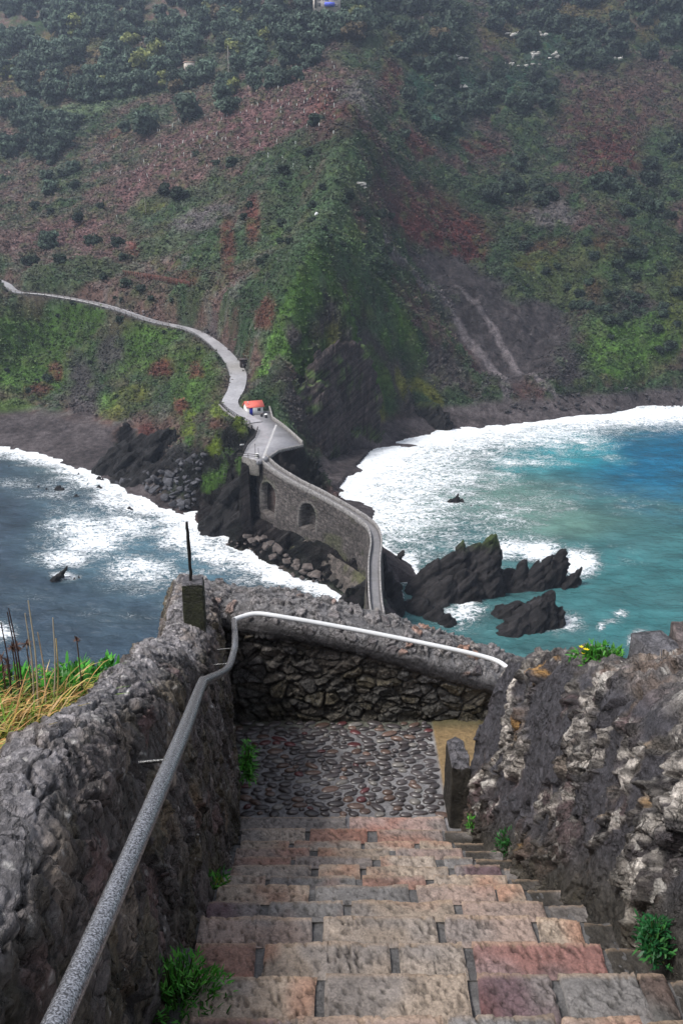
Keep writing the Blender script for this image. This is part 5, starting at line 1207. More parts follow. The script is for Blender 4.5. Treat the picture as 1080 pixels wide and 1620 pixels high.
# ------------------------------------------------------------------ rubble walls
def round_profile(P_, it=2):
    for _ in range(it):
        Q = [P_[:, :1]]
        for k in range(P_.shape[1]-1):
            a, b = P_[:, k:k+1], P_[:, k+1:k+2]; Q += [a*.75+b*.25, a*.25+b*.75]
        Q.append(P_[:, -1:]); P_ = np.concatenate(Q, 1)
    return P_
def tight(P_, r):
    """keep profile corners crisp: two points close to each inner corner"""
    Q = [P_[:, 0]]
    for k in range(1, P_.shape[1]-1):
        a, b, c = P_[:, k-1], P_[:, k], P_[:, k+1]
        la = np.linalg.norm(a-b, axis=1)[:, None]; lc = np.linalg.norm(c-b, axis=1)[:, None]
        Q += [b+(a-b)*np.minimum(r/(la+1e-6), .4), b+(c-b)*np.minimum(r/(lc+1e-6), .4)]
    Q.append(P_[:, -1]); return np.stack(Q, 1)
def loft(stations, ns, nr, it=2, r=None):
    S = np.array(stations, float); S = tight(S, r) if r else S; S = round_profile(S, it); S = catmull(S, 600)
    c = S.mean(1); d = np.concatenate([[0], np.cumsum(np.linalg.norm(np.diff(c, axis=0), axis=1)+1e-6)])
    t = np.linspace(0, d[-1], ns); i = np.clip(np.searchsorted(d, t)-1, 0, 598); f = ((t-d[i])/(d[i+1]-d[i]))[:, None, None]
    S = S[i]*(1-f)+S[i+1]*f
    L = np.concatenate([np.zeros((ns, 1)), np.cumsum(np.linalg.norm(np.diff(S, axis=1), axis=2), 1)], 1)
    Lm = L.mean(0); tr = np.linspace(0, Lm[-1], nr); j = np.clip(np.searchsorted(Lm, tr)-1, 0, S.shape[1]-2); g = ((tr-Lm[j])/(Lm[j+1]-Lm[j]))[None, :, None]
    G = S[:, j]*(1-g)+S[:, j+1]*g
    return G
def normals(G):
    a = np.gradient(G, axis=0); b = np.gradient(G, axis=1); n = np.cross(a, b); n /= np.linalg.norm(n, axis=-1)[..., None]+1e-12; return n
def sm_normals(G):
    n = normals(G)
    for _ in range(3):
        n[1:-1] = (n[:-2]+n[1:-1]+n[2:])/3; n[:, 1:-1] = (n[:, :-2]+n[:, 1:-1]+n[:, 2:])/3
    return n/(np.linalg.norm(n, axis=-1)[..., None]+1e-12)
# LEFT WALL : inner foot, inner top, outer top, outer foot
lw = [[(-0.36,0.3,72.5),(-0.46,0.3,74.14),(-0.92,0.3,74.095),(-1.1,0.3,72.5)],
      [(-0.37,1.1,72.4),(-0.5,1.1,73.92),(-0.88,1.1,73.935),(-1.1,1.1,72.3)],
      [(-0.42,1.95,72.2),(-0.6,1.89,73.64),(-0.89,1.95,73.755),(-1.1,1.9,72)],
      [(-0.46,2.6,72),(-0.66,2.53,73.35),(-0.93,2.53,73.525),(-1.15,2.5,71.8)],
      [(-0.57,3.7,71.4),(-0.7,3.6,72.95),(-1.02,3.7,73.095),(-1.25,3.7,71.4)],
      [(-0.61,4.2,71.1),(-0.73,4.15,72.76),(-1.08,4.25,72.895),(-1.3,4.3,71.2)],
      [(-0.63,4.4,71),(-0.76,4.38,72.54),(-1.1,4.5,72.675),(-1.4,4.5,71)],
      [(-0.67,5,70.8),(-0.8,5,72.35),(-1.16,5.1,72.495),(-1.5,5.2,70.8)],
      [(-0.78,5.6,70.8),(-0.87,5.6,72.22),(-1.26,5.8,72.375),(-1.6,5.9,70.8)],
      [(-0.9,6.3,70.8),(-0.95,6.3,72.07),(-1.33,6.7,72.225),(-1.7,6.8,70.8)],
      [(-0.95,6.7,70.8),(-1,6.8,72),(-1.28,7,72.075),(-1.6,7.1,70.8)]]
G = loft(lw, 780, 520, 2, .10); nrm = sm_normals(G)
q = G+0
stretch = np.array([6.5, 3.0, 8.0])
wq = q+.07*np.stack([fbm(q*3, 3, 1), fbm(q*3, 3, 2), fbm(q*3, 3, 3)], -1)
v1, v2, vi = voro((wq*stretch).reshape(-1, 3), 101); v1, v2, vi = [z.reshape(G.shape[:2]) for z in (v1, v2, vi)]
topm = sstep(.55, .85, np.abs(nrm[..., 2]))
edge = sstep(.03, .22, v2-v1)
big = fbm(q*2.2, 4, 11); fine = fbm(q*np.array([18, 18, 7.]), 4, 12)*(1-topm)+fbm(q*np.array([20, 6, 20.]), 4, 19)*topm; fine2 = fbm(q*45, 3, 13)
crack = 1-sstep(.0, .06, np.abs(mixc(fbm(q*np.array([7, 6, 2.2]), 4, 14)[..., None], fbm(q*np.array([6, 1.8, 9.]), 4, 16)[..., None], topm)[..., 0]))
def lay(a, b, sd): 
    tA, eA, iA = facets(wq*np.array(a), sd); tB, eB, iB = facets(wq*np.array(b), sd+3); return tA*(1-topm)+tB*topm, eA*(1-topm)+eB*topm, iA*(1-topm)+iB*topm
T1, E1, I1 = lay([5, 5.0, 2.4], [4.5, 2.4, 6], 111); T2_, E2, I2 = lay([12, 10, 3.6], [10, 3.2, 12], 121); T3_, E3, I3 = lay([36, 34, 12], [34, 10, 30], 131)
mo = sstep(-.05, .18, fbm(q*np.array([3, 1.6, 3.]), 4, 24)); rgh = 1-.75*mo
d = .022*big+.042*T1*(1-.72*topm)*(1-.4*mo)+rgh*(.022*T2_*(1-.45*topm)+.010*T3_*(1-.3*topm)+.009*edge*(1-.6*topm))+.004*fine2-.020*crack*(1-.3*topm)-.010*(1-sstep(0, .12, E2))
G2 = G+nrm*np.sign((nrm*np.array([1, 0, .3])).sum(-1).mean())*0
sgn = 1.0 if nrm[300, 10, 0] > 0 else -1.0
GL = G+nrm*sgn*d[..., None]
cl = mixc((.068,.058,.055), (.120,.10,.094), sstep(-.3, .4, big+.5*fine)); 
cl = mixc(cl, (.105,.085,.052), sstep(.55, .8, vi)*(1-topm)*.7); cl = mixc(cl, (.15,.085,.08), ((vi > .30) & (vi < .38))*edge*.6*(1-topm*.3))
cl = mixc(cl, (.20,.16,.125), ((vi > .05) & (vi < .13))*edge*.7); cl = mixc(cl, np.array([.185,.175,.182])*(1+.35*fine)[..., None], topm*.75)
cl = mixc(cl, (.42,.40,.38), sstep(.46, .62, fbm(q*26, 3, 15)+.1*topm)*.75); cl = mixc(cl, (.028,.025,.024), np.clip(crack+.8*(1-edge)*(1-topm)*.8, 0, 1)*.75)
cl = mixc(cl, (.17,.12,.075), sstep(.22, .5, fbm(q*np.array([5, 3.5, 3.]), 3, 57))*.55*(1-.4*topm)); cl = cl*1.4*(1+(.5*I2-.25)*rgh)[..., None]*(1+(.5*I3-.25)*rgh)[..., None]; low = sstep(.9, .1, (q[..., 2]-71.2)/1.2)*(1-topm); cl = mixc(cl, (.050,.045,.028), sstep(-.1, .5, fbm(q*2.6, 3, 17)+.4*low-.15)*.75*(1-topm))
o = mesh_np('rubble_wall', GL.reshape(-1, 3), grid_faces(780, 520), M['wall_slate'], cl.reshape(-1, 3), (-.8, 3, 71)); tag(o, 'broad topped dark rubble stone wall on the left of the steps, beside the near railing', 'wall')

# RIGHT WALL (battered, lichen covered)
ri = [[(.80,5.12,71.1),(.95,5.06,72.0),(1.0,5.12,72.0),(1.0,5.2,71.2)],
      [(.77,5.02,70.8),(.99,4.93,72.22),(1.13,5.08,72.25),(1.4,5.3,70.8)],
      [(.79,4.4,70.9),(1.05,4.3,72.60),(1.22,4.6,72.60),(1.6,4.7,70.8)],
      [(.83,3.5,71.4),(1.07,3.35,73.05),(1.36,3.75,73.04),(1.8,3.8,71)],
      [(.88,2.6,72.0),(1.08,2.45,73.43),(1.46,2.9,73.42),(1.9,2.9,71.5)],
      [(.90,1.9,72.5),(1.09,1.75,73.76),(1.5,2.1,73.78),(2.0,2.1,72)],
      [(.95,1.1,72.8),(1.12,1.0,74.02),(1.5,1.1,74.05),(2.0,1.1,72)],
      [(.95,.3,72.8),(1.14,.3,74.25),(1.5,.3,74.25),(2.0,.3,72)]]
G = loft(ri, 660, 520, 2, .09); nrm = sm_normals(G); sgn = -1.0 if nrm[300, 60, 0] > 0 else 1.0
nrm = nrm*sgn; q = G
rx, ry_ = math.radians(0), math.radians(24)        # stones lean with the face
lean = np.stack([q[..., 0], q[..., 1]*math.cos(ry_)+q[..., 2]*math.sin(ry_), -q[..., 1]*math.sin(ry_)+q[..., 2]*math.cos(ry_)], -1)
wq = lean+.09*np.stack([fbm(q*4, 3, 1), fbm(q*4, 3, 2), fbm(q*4, 3, 3)], -1)
v1, v2, vi = voro((wq*np.array([4.0, 8.5, 3.4])).reshape(-1, 3), 201); v1, v2, vi = [z.reshape(G.shape[:2]) for z in (v1, v2, vi)]
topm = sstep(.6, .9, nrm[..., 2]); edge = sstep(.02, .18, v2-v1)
big = fbm(q*2.5, 4, 11); fine = fbm(lean*np.array([18, 24, 12.]), 4, 12); fine2 = fbm(q*50, 3, 13); ridged = 1-2*np.abs(fbm(lean*np.array([7, 10, 4.]), 4, 22))
mort = sstep(.42, .52, fbm(lean*np.array([2.2, 4.4, 1.7]), 3, 31)*.9+.46)  # smooth mortar smears
mort = np.maximum(mort*(1-topm), ((vi > .8)*edge)*(1-topm))
lich = sstep(.36, .52, fbm(lean*np.array([3.5, 5., 2.6]), 4, 41)+.42)*(1-mort)
T1, E1, I1 = facets(wq*np.array([3.4, 6.5, 3.0]), 211); T2_, E2, I2 = facets(wq*np.array([10, 15, 8.]), 221); T3_, E3, I3 = facets(wq*np.array([30, 36, 24.]), 231)
d = .040*big+.060*T1*(1-.6*mort)+.04*edge*(vi-.35)*(1-mort*.6)+(.035*T2_+.014*T3_+.012*fine+.008*fine2)*(1-.8*mort)-.016*mort-.012*(1-sstep(0, .1, E2))*(1-mort)
GRt = G+nrm*d[..., None]
cr = mixc((.062,.054,.058), (.115,.100,.098), sstep(-.3, .4, fine+.4*big))
cr = mixc(cr, (.12,.078,.08), ((vi > .22) & (vi < .36))*.6); cr = mixc(cr, (.46,.42,.38), lich*sstep(-.15, .25, fine+.5*ridged-.1)*.85)
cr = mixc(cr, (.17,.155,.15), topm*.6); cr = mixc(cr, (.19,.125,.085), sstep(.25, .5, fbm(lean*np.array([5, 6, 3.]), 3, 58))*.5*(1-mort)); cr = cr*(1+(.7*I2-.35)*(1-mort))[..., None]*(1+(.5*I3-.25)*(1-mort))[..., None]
cr = mixc(cr, (.36,.20,.06), ((vi > .47) & (vi < .515))*edge*sstep(-.2, .2, fine)*.8); cr = mixc(cr, (.56,.53,.49), sstep(.28, .5, fbm(q*21, 4, 15))*.85*(1-mort*.9))
cr = mixc(cr, np.array([.060,.058,.068])*(1+.3*fine)[..., None], mort*.9); cr = mixc(cr, (.022,.02,.02), (1-edge)*(1-mort)*.75*(1-topm*.6))
low = sstep(.35, 0, (q[..., 2]-np.interp(q[..., 1], [1.9, 4.9], [73.0, 71.0]))); cr = mixc(cr, (.045,.038,.022), low*.7)
o = mesh_np('rubble_wall', GRt.reshape(-1, 3), grid_faces(660, 520), M['wall'], cr.reshape(-1, 3), (1.2, 3.5, 71)); tag(o, 'leaning rubble wall with pale lichen and dark mortar smears on the right of the steps', 'wall')

# FAR WALL across the landing
xs = [-1.35, -1.05, -.5, .2, .8, 1.25, 1.6, 2.4]; fw = []
for x in xs:
    zc = np.interp(x, [-1.35, -1.0, -.6, .2, 1.3, 2.4], [72.0, 72.02, 71.98, 71.78, 71.42, 71.0])
    fw.append([(x, 6.36, 70.8), (x, 6.36, zc-.215), (x, 6.31, zc-.17), (x, 6.34, zc-.09), (x, 6.48, zc+.02), (x, 6.86, zc+.03), (x, 7.0, zc-.3), (x, 7.2, 70.3)])
G = loft(fw, 620, 420, 1); nrm = sm_normals(G); sgn = -1.0 if nrm[300, 40, 1] > 0 else 1.0
nrm = nrm*sgn; q = G; zc = np.interp(q[..., 0], [-1.35, -1.0, -.6, .2, 1.3, 2.4], [72.0, 72.02, 71.98, 71.78, 71.42, 71.0])
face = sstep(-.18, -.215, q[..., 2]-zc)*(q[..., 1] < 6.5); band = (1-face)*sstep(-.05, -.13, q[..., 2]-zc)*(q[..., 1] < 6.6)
wq = q+.05*np.stack([fbm(q*5, 3, 1), fbm(q*5, 3, 2), fbm(q*5, 3, 3)], -1)
v1, v2, vi = voro((wq*np.array([6.2, 6.0, 10.5])).reshape(-1, 3), 301); v1, v2, vi = [z.reshape(G.shape[:2]) for z in (v1, v2, vi)]
c1, c2, ci = voro((wq*np.array([10.5, 10., 10.5])).reshape(-1, 3), 351); c1, c2, ci = [z.reshape(G.shape[:2]) for z in (c1, c2, ci)]
edge = sstep(.03, .16, v2-v1); st = (ci > .46)*sstep(.08, .20, c2-c1)*(1-face)*(1-band)
fine = fbm(q*18, 4, 12); big = fbm(q*2.5, 3, 13); fine2 = fbm(q*48, 3, 14)
T1, E1, I1 = facets(wq*np.array([6.2, 6., 10.5]), 311); T2_, E2, I2 = facets(wq*np.array([17, 17, 22.]), 321)
d = face*(.022*edge*(.3+vi)-.01+.03*T1)+st*(.008+.018*ci+.014*T2_)+.010*T2_*(1-band)+.012*fine*(1-.5*band)+.02*big+.005*fine2+(1-face)*(1-band)*.02*fbm(q*9, 3, 18)
GF = G+nrm*d[..., None]
cf = mixc((.120,.104,.09), (.085,.08,.082), sstep(.3, .6, vi)); cf = mixc(cf, (.11,.085,.045), (vi > .82)*.6); cf = mixc(cf, (.22,.21,.20), sstep(.35, .6, fine+.25*(vi-.5))*.7)
cf = mixc(cf, (.05,.048,.03), sstep(.3, -.5, q[..., 2]-71.45+.3*fbm(q*3, 3, 27))*.5); cf = mixc(cf, (.02,.018,.016), (1-edge)*.85)
cap = mixc((.15,.145,.15), (.20,.19,.19), sstep(-.3, .4, fine)); 
sc2 = np.array([(.24,.22,.22), (.35,.13,.09), (.17,.16,.17), (.30,.27,.25), (.15,.13,.135), (.33,.19,.14), (.20,.185,.19)])[np.clip(((ci-.42)/.58*7).astype(int), 0, 6)]
sc2 = sc2*(1+.4*fine)[..., None]
warm = sstep(-.2, 1.0, q[..., 0]); sc2 = mixc(np.array([.215,.2,.2])*(.75+.6*ci)[..., None], sc2, np.clip((ci > .74)*(.5+.5*warm), 0, 1))
cap = mixc(cap, sc2, st); cap = mixc(cap, (.04,.037,.037), (1-face)*(1-band)*(ci > .42)*sstep(.10, .05, c2-c1)*.55)
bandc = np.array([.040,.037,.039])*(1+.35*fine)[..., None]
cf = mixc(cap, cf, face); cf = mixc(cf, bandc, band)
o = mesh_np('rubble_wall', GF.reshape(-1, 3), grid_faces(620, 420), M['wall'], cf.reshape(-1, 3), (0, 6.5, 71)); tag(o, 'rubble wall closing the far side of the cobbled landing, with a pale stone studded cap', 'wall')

# stone kerb post at the end of the right wall
def rough_block(name, c, size, col, label, cat, rz=0, lean=(0, 0), seed=0, mat='wall', n=26, amp=.012, parent=None, topcol=None):
    P_ = []; Fs = []; off = 0; mb = MB()
    for ax, sg in ((0, 1), (0, -1), (1, 1), (1, -1), (2, 1), (2, -1)):
        u, v = np.meshgrid(np.linspace(-1, 1, n), np.linspace(-1, 1, n), indexing='ij'); w_ = np.full_like(u, sg)
        A = [None]*3; A[ax] = w_; A[(ax+1) % 3] = u; A[(ax+2) % 3] = v
        Q = np.stack(A, -1); rr = .12; inner = np.clip(Q, -1+rr, 1-rr); dq = Q-inner; Q = inner+dq/(np.linalg.norm(dq, axis=-1)[..., None]+1e-9)*np.minimum(np.linalg.norm(dq, axis=-1)[..., None], rr)
        Q = Q*np.array(size)/2; nz = fbm(Q*14+seed, 3, seed); Q = Q*(1+amp*6*nz[..., None]*.5); Q[..., 0] += lean[0]*Q[..., 2]; Q[..., 1] += lean[1]*Q[..., 2]
        cc_ = np.array(col)*(1+.4*fbm(Q*25+seed, 3, seed+3))[..., None]
        if topcol is not None: cc_ = mixc(cc_, topcol, np.full(u.shape, 1.0 if (ax == 2 and sg > 0) else 0.0))
        ca_, sa_ = math.cos(rz), math.sin(rz); Q = Q.reshape(-1, 3)@np.array([[ca_, sa_, 0], [-sa_, ca_, 0], [0, 0, 1]])+np.array(c)
        f = grid_faces(n, n); mb.add(Q, f if sg > 0 else f[:, ::-1], cc_.reshape(-1, 3))
    o = mb.build(name, M[mat], tuple(np.array(c)-np.array([0, 0, size[2]/2])), parent, smooth=True)
    if label: tag(o, label, cat)
    return o
rough_block('kerb_stone', (.80, 5.22, 71.10), (.13, .36, .72), (.030,.026,.02), 'dark upright stone with a grey top at the foot of the right wall', 'stone', seed=5, topcol=(.11,.105,.115), amp=.035)  # sides coloured dark, top face a lighter grey
rough_block('capstone', (1.46, 3.66, 73.03), (.16, .25, .15), (.12,.115,.125), 'smooth grey block set on top of the right wall at the frame edge', 'stone', seed=9, rz=.2)
rough_block('capstone', (1.62, 3.70, 73.02), (.14, .3, .20), (.15,.12,.115), 'rough brown stone behind the smooth grey block on the right wall', 'stone', seed=10, rz=-.2, amp=.03)
# pillar with rod on the left wall
pb = att(307, 1000, 5.95); pil = empty('concrete_pillar', tuple(pb), 'short mossy black pillar with a thin iron rod on the left wall', 'pillar')
hp_ = 5.85*0+pb
rough_block('pillar_block', (pb[0], pb[1]+.07, pb[2]+.10), (.142, .142, .50), (.020,.023,.008), None, None, seed=15, amp=.006, parent=pil, n=18, topcol=(.11,.105,.115), rz=.1)
tb = pb+np.array([-.012, .07, .30]); tt_ = aty(296, 826, pb[1]+.03)
b = MB(); b.tube(np.linspace(tb, tt_, 14)+np.random.default_rng(3).normal(size=(14, 3))*.0012, np.interp(np.linspace(0, 1, 14), [0, .4, .55, 1], [.012, .010, .013, .009]), 8, (.012,.011,.011)); b.build('rod', M['dark_metal'], tuple(pb), pil)

# railing
M['rail'] = None
def rail_material():
    m = bpy.data.materials.new('galvanised_wet_rail'); nt, b, out = nodes(m); L = nt.links.new
    tc = N(nt, 'ShaderNodeTexCoord'); at = N(nt, 'ShaderNodeAttribute', attribute_name='Col')
    vo = N(nt, 'ShaderNodeTexNoise'); vo.inputs['Scale'].default_value = 260; vo.inputs['Detail'].default_value = 4; L(tc.outputs['Object'], vo.inputs['Vector'])
    mr = N(nt, 'ShaderNodeMapRange'); mr.inputs[1].default_value = .38; mr.inputs[2].default_value = .64; mr.inputs[3].default_value = .35; mr.inputs[4].default_value = 1.9; L(vo.outputs[0], mr.inputs[0])
    vm = N(nt, 'ShaderNodeVectorMath', operation='SCALE'); L(at.outputs['Color'], vm.inputs[0]); L(mr.outputs[0], vm.inputs['Scale']); L(vm.outputs[0], b.inputs['Base Color'])
    b.inputs['Metallic'].default_value = .7; b.inputs['Roughness'].default_value = .2
    bp = N(nt, 'ShaderNodeBump'); bp.inputs['Strength'].default_value = .8; bp.inputs['Distance'].default_value = .002; L(vo.outputs[0], bp.inputs['Height']); L(bp.outputs[0], b.inputs['Normal'])
    return m
M['rail'] = rail_material()
rp = [(-.395,.2,74.13), (-.424,1.0,73.85), (-.458,2.15,73.57), (-.60,3.36,73.06), (-.625,3.62,72.93), (-.655,4.5,72.50), (-.675,4.95,72.36), (-.70,5.25,72.30), (-.815,6.10,72.03)]
rl = empty('handrail', (-.5, 2, 73.2), 'speckled grey metal handrail running down the left wall towards the camera', 'handrail')
Q = catmull(np.array(rp), 120); b = MB(); b.tube(Q, .0215, 16, (.30,.30,.32)); b.build('tube', M['rail'], tuple(rl.location), rl, smooth=True)
for k in (30, 62, 88, 104):
    p = Q[k]; b = MB(); b.tube([p+np.array([0, 0, -.02]), p+np.array([-.02, 0, -.06]), p+np.array([-.12, 0, -.07])], .006, 8, (.07,.07,.07)); b.build('bracket', M['rail'], tuple(rl.location), rl, smooth=True)
r2 = empty('handrail', (.3, 6.2, 71.7), 'metal handrail sloping across the far landing wall, its bright highlight painted white', 'handrail')
def q2(px, py, y): return aty(px, py, y)
Pf = [q2(369,981,6.12), q2(385,975,6.20), q2(405,971,6.24), q2(440,975,6.24), q2(560,996,6.24), q2(700,1024,6.22), q2(765,1039,6.2), q2(790,1048,6.15), q2(806,1060,6.08)]
b = MB(); Qf = catmull(np.array(Pf), 90); b.tube(Qf, .019, 14, (.62,.63,.64)); b.build('tube', M['paint'], tuple(r2.location), r2, smooth=True)  # highlight along the metal rail put into the tube as white colour
for px, py in ((470, 981), (640, 1012), (770, 1041)):
    p = q2(px, py, 6.24); b = MB(); b.tube([p, p+np.array([0, .05, -.05]), p+np.array([0, .12, -.05])], .007, 8, (.3,.3,.3)); b.build('bracket', M['rail'], tuple(r2.location), r2, smooth=True)

# ------------------------------------------------------------------ plants in the foreground
def strap_leaf(mb, base, dirv, L, w, col, droop=.4, seg=4, rng=None):
    d = np.array(dirv, float); d /= np.linalg.norm(d); side = np.cross(d, [0, 0, 1.0]); side = side/(np.linalg.norm(side)+1e-6)
    if rng is not None: side = side+rng.normal(size=3)*.3; side /= np.linalg.norm(side)
    P_ = []; p = np.array(base, float)
    for i in range(seg+1):
        t = i/seg; ww = w*(1-abs(2*t-.8)**1.5*.75 if t < .9 else .08); ww = max(ww, w*.05)
        P_ += [p-side*ww/2, p+side*ww/2]; p = p+(d+np.array([0, 0, -droop*t*t*1.5]))*L/seg
    mb.add(P_, grid_faces(seg+1, 2), np.array(col))
def plant(label, c, R, n, leafL, leafw, cols, seed, name='green_plant', up=.8, group=None, flowers=0, cat='plant', off=(0, 0, 0)):
    r = np.random.default_rng(seed); e = empty(name, tuple(c), label, cat, group); mb = MB(); sm_ = MB(); c = np.array(c)
    for k in range(n):
        dr = r.normal(size=3); dr[2] = abs(dr[2])*up+.15; dr += np.array(off); dr /= np.linalg.norm(dr); tip = c+dr*np.array(R)*(.35+.65*r.random())
        if k % 3 == 0: sm_.tube([c+r.normal(size=3)*.01, (c+tip)/2+np.array([0, 0, -.01]), tip], [.004, .003, .002], 4, (.05,.08,.02))
        col = np.array(cols[r.integers(len(cols))])*(.55+.75*r.random())*(.55+.6*np.linalg.norm((tip-c)/np.array(R)))
        for m in range(4):
            strap_leaf(mb, tip+r.normal(size=3)*leafL*.25, dr+r.normal(size=3)*.8+np.array([0, 0, .35]), leafL*(.6+.7*r.random()), leafw, col, .25, 3, r)
    mb.build('leaves', M['plant'], tuple(c), e); sm_.build('stems', M['plant'], tuple(c), e)
    if flowers:
        fb = MB()
        for k in range(flowers):
            p = c+np.array([r.normal()*.012-.08, r.normal()*.02, R[2]*.85+r.normal()*.015]); 
            for a in range(5): strap_leaf(fb, p, [math.cos(a*1.26), math.sin(a*1.26), .5], .014, .008, (.75,.62,.02), .1, 2)
        fb.build('flowers', M['plant'], tuple(c), e)
    return e
GC = [(.05,.24,.025), (.08,.32,.035), (.035,.16,.02), (.11,.36,.05)]
def foot(px, py, t, dz=0): 
    p = att(px, py, t); p[2] += dz; return p
plant('lush green leafy plant at the foot of the left wall by the bottom edge', (-.46, 1.90, 72.84), (.16, .135, .20), 560, .025, .0055, GC, 1)
plant('small green plant at the foot of the left wall beside the middle steps', (-.555, 3.15, 72.1), (.09, .09, .15), 70, .036, .009, GC+[(.16,.22,.03)], 2)
plant('narrow green plant hanging on the left wall at the cobbled landing', (-.655, 5.25, 71.25), (.06, .14, .27), 110, .04, .010, GC, 3)
plant('tiny green plant at the foot of the right wall beside the middle steps', (.93, 4.0, 71.65), (.09, .10, .12), 60, .03, .009, [(.02,.09,.02), (.03,.13,.03)], 4)
plant('dark green leafy plant growing out of the right wall near the frame edge', (.95, 2.12, 72.86), (.05, .08, .11), 150, .026, .008, [(.012,.07,.022), (.02,.10,.03), (.035,.13,.03)], 5, off=(-.2, 0, 0))
plant('small weed in the crack between the wall foot and the last step on the right', (.84, 4.75, 71.22), (.05, .06, .07), 24, .024, .007, GC, 6)
plant('bright green plant with yellow flowers on top of the right wall', att(945, 1046, 4.35), (.13, .09, .08), 95, .036, .012, [(.07,.26,.03), (.10,.32,.04), (.05,.20,.03)], 7, flowers=5)
plant('green sprig at the far right edge beside the grey block', (1.47, 3.42, 73.05), (.04, .04, .08), 26, .04, .012, GC, 8)
# grassy bank outside the left wall
nb = 90; XX, YY = np.meshgrid(np.linspace(-5, -.95, nb), np.linspace(.2, 6.5, nb), indexing='xy')
edge_x = np.interp(YY, [.5, 2, 3.7, 4.5, 6], [-.95, -.95, -1.08, -1.2, -1.4])
zb = np.interp(YY, [.5, 1.95, 3.0, 3.7, 4.3, 5.0, 6.5], [73.75, 73.50, 73.12, 72.85, 72.35, 71.3, 69.3])
zb = zb-np.clip(edge_x-XX-.55, 0, 9)*.75-np.clip(edge_x-XX-.0, 0, .4)*.05+.05*fbm(np.stack([XX*2, YY*2, 0*XX], -1), 3, 5)
cbk = np.array([.05,.075,.02])*(1+.4*fbm(np.stack([XX*4, YY*4, 0*XX], -1), 3, 6))[..., None]
def bank_z(x, y): 
    ex = np.interp(y, [.5, 2, 3.7, 4.5, 6], [-.95, -.95, -1.08, -1.2, -1.4]); 
    return np.interp(y, [.5, 1.95, 3.0, 3.7, 4.3, 5.0, 6.5], [73.75, 73.50, 73.12, 72.85, 72.35, 71.3, 69.3])-np.clip(ex-x-.55, 0, 9)*.75
struct(mesh_np('ground', np.stack([XX, YY, zb], -1).reshape(-1, 3), grid_faces(nb, nb), M['terrain'], cbk.reshape(-1, 3)))
r = np.random.default_rng(21); mb = MB()
GRS = [(.50,.27,.10), (.55,.34,.13), (.42,.33,.09), (.13,.24,.03), (.20,.30,.05), (.60,.42,.2)]
for k in range(6500):
    x = r.uniform(-2.6, -.98); y = r.uniform(1.5, 3.35); 
    if x > np.interp(y, [.5, 2, 3.7], [-.95, -.95, -1.08])-.0: continue
    z = float(bank_z(x, y)); c = np.array(GRS[r.integers(6)]); 
    if y < 2.1 and r.random() < .6: c = np.array([.12,.26,.04])
    d = np.array([.55+r.normal()*.35, -.25+r.normal()*.35, .62]); L = r.uniform(.18, .40)
    strap_leaf(mb, (x, y, z-.03), d, L, r.uniform(.005, .009), c*(.55+.65*r.random()), r.uniform(.4, 1.1), 5, r)
struct(mb.build('grass', M['plant'], (-1.6, 2.5, 73)), 'stuff')
weeds = [(-1.22,3.45,.14),(-1.30,3.2,.15),(-1.16,3.75,.13),(-1.42,3.35,.16),(-1.10,3.98,.11),(-1.55,3.1,.18),(-1.7,3.25,.18),(-1.15,3.3,.12),(-1.28,3.75,.13)]
for k, (x, y, h) in enumerate(weeds):
    plant('bright green leafy weed behind the left wall, among its neighbours beyond the dry grass', (x, y, float(bank_z(x, y))), (.17, .15, h), 60, .055, .017, [(.04,.21,.02), (.06,.27,.03), (.03,.15,.02)], 60+k, name='leafy_weed', group='green weeds behind the left wall')
stalks = [(22,1040,12,968,(.05,.03,.03),'dark','leaning left'),(28,1045,14,962,(.05,.03,.03),'dark','the taller one'),(52,1060,45,950,(.42,.36,.26),'pale straw','tallest'),(43,1040,40,970,(.35,.30,.22),'pale thin','left of the tallest'),(72,1035,84,977,(.38,.33,.25),'pale','leaning right'),(84,1100,89,1010,(.55,.42,.18),'golden','in front of the weeds'),(10,1060,2,985,(.05,.03,.03),'dark','at the very left edge'),(62,1040,60,1000,(.4,.3,.2),'brownish','short one beside the tallest')]
for a, b_, c, d_, col, t1, t2 in stalks:
    p0 = aty(a, b_, 3.0); p1 = aty(c, d_, 3.05); z0 = float(bank_z(p0[0], p0[1])); p0[2] = min(p0[2], z0); m = (p0+p1)/2+np.array([.01, 0, .01]); b = MB(); b.tube(catmull(np.array([p0, m, p1]), 8), np.linspace(.004, .0022, 8), 6, col)
    e = b.build('dry_stalk', M['plant'], tuple(p0)); tag(e, '%s dry plant stalk standing up behind the left wall, %s' % (t1, t2), 'stalk')
for i, (px, py, rr_) in enumerate([(20,1025,.022),(27,1022,.020),(42,1018,.020),(122,1012,.014),(3,1040,.022),(12,1050,.022),(5,1062,.024)]):
    p = aty(px, py, 3.1); b = MB(); r = np.random.default_rng(i)
    for k in range(26):
        dr = r.normal(size=3); strap_leaf(b, p, dr, rr_*1.3, .006, np.array([.10,.055,.04])*(.6+.8*r.random()), .1, 2, r)
    z0 = float(bank_z(p[0], p[1])); b.tube([p, [p[0], p[1], z0]], .0025, 5, (.09,.06,.04))
    tag(b.build('seed_head', M['plant'], (p[0], p[1], z0)), 'withered brown seed head on a thin stem behind the left wall', 'seed head', 'brown seed heads behind the left wall')
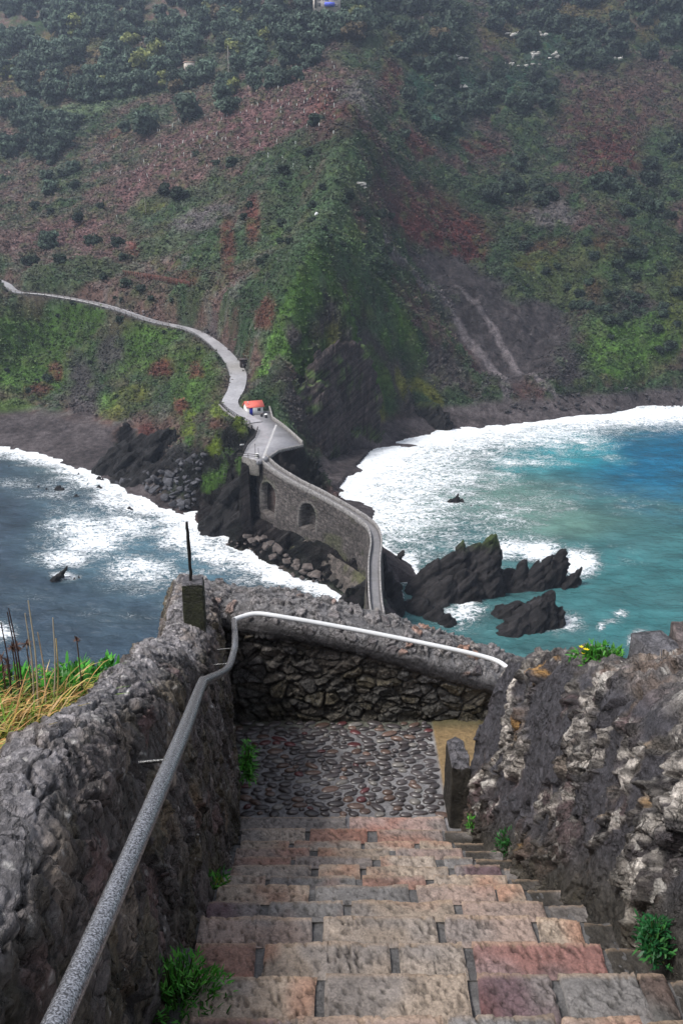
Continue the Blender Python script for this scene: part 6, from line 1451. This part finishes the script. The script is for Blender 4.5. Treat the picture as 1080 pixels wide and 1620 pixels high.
# island hillside below the walls (out of sight from here)
na, nr_ = 160, 120; th = np.linspace(-1.25, 1.25, na); rr_ = 3+np.linspace(0, 1, nr_)**1.5*125
RR_, TH_ = np.meshgrid(rr_, th, indexing='ij'); XX = np.sin(TH_)*RR_; YY = 5.2+np.cos(TH_)*RR_
hz = 70.6-(RR_-3)*.74+sstep(10, 40, RR_)*3.0*fbm(np.stack([XX/12, YY/12, 0*XX], -1), 4, 8)-sstep(3, 10, RR_)*3; 
hz = np.minimum(hz, 70.2); dBi, zBi, _ = seg_dist(XX, YY, BR[::3]); hz = np.where(dBi < 3, np.minimum(hz, zBi-.6), hz); hz = np.maximum(hz, -4)
ci_ = mixc((.04,.06,.025), (.05,.045,.045), sstep(-.2, .3, fbm(np.stack([XX/4, YY/4, 0*XX], -1), 3, 9)))
struct(mesh_np('hill', np.stack([XX, YY, hz], -1).reshape(-1, 3), grid_faces(nr_, na), M['terrain'], ci_.reshape(-1, 3)))
# ================================================================== AIR, LIGHT, CAMERA
bm = bmesh.new(); bmesh.ops.create_cube(bm, size=1); me = bpy.data.meshes.new('haze'); bm.to_mesh(me); bm.free()
hz_o = bpy.data.objects.new('haze', me); COL.objects.link(hz_o); top_z = max(float(TH.max()), 100)+25
hz_o.location = (0, 520, (top_z-12)/2); hz_o.scale = (1500, 1160, top_z+12); struct(hz_o, 'stuff')
hm = bpy.data.materials.new('haze'); hm.use_nodes = True; nt = hm.node_tree; nt.nodes.clear(); o_ = nt.nodes.new('ShaderNodeOutputMaterial'); v_ = nt.nodes.new('ShaderNodeVolumePrincipled')
v_.inputs['Color'].default_value = (.66,.78,1,1); v_.inputs['Density'].default_value = .00017; v_.inputs['Anisotropy'].default_value = .1; nt.links.new(v_.outputs[0], o_.inputs['Volume']); me.materials.append(hm)
w = bpy.data.worlds.new('World'); SC.world = w; w.use_nodes = True; nt = w.node_tree; bg = nt.nodes['Background']
SUN_EL, SUN_ROT = math.radians(57), math.radians(244)
sk = nt.nodes.new('ShaderNodeTexSky'); sk.sky_type = 'NISHITA'; sk.sun_disc = False; sk.sun_elevation = SUN_EL; sk.sun_rotation = SUN_ROT; sk.dust_density = 3.0; sk.air_density = 1.0
hs = nt.nodes.new('ShaderNodeHueSaturation'); hs.inputs['Saturation'].default_value = .45
nt.links.new(sk.outputs[0], hs.inputs['Color']); nt.links.new(hs.outputs[0], bg.inputs[0]); bg.inputs[1].default_value = .085
ld = bpy.data.lights.new('sun', 'SUN'); ld.energy = 1.5; ld.angle = math.radians(11); ld.color = (1, .97, .93); lo = bpy.data.objects.new('sun', ld); COL.objects.link(lo)
dv = Vector((math.sin(SUN_ROT)*math.cos(SUN_EL), math.cos(SUN_ROT)*math.cos(SUN_EL), math.sin(SUN_EL))); lo.rotation_euler = (-dv).to_track_quat('-Z', 'Y').to_euler(); lo.location = (0, -20, 120)
cd = bpy.data.cameras.new('camera'); cam = bpy.data.objects.new('camera', cd); COL.objects.link(cam); SC.camera = cam
cam.location = (0, 0, EYE); cam.rotation_euler = (math.radians(90-19), 0, 0); cd.sensor_fit = 'VERTICAL'; cd.angle = 2*math.atan(810/F); cd.sensor_height = 24; cd.angle_y = 2*math.atan(810/F)
cd.clip_start = .05; cd.clip_end = 5000
SC.view_settings.view_transform = 'Standard'; SC.view_settings.look = 'None'; SC.view_settings.exposure = 1.3; SC.view_settings.gamma = 1
SC.cycles.volume_bounces = 0; SC.cycles.max_bounces = 5; SC.cycles.diffuse_bounces = 2
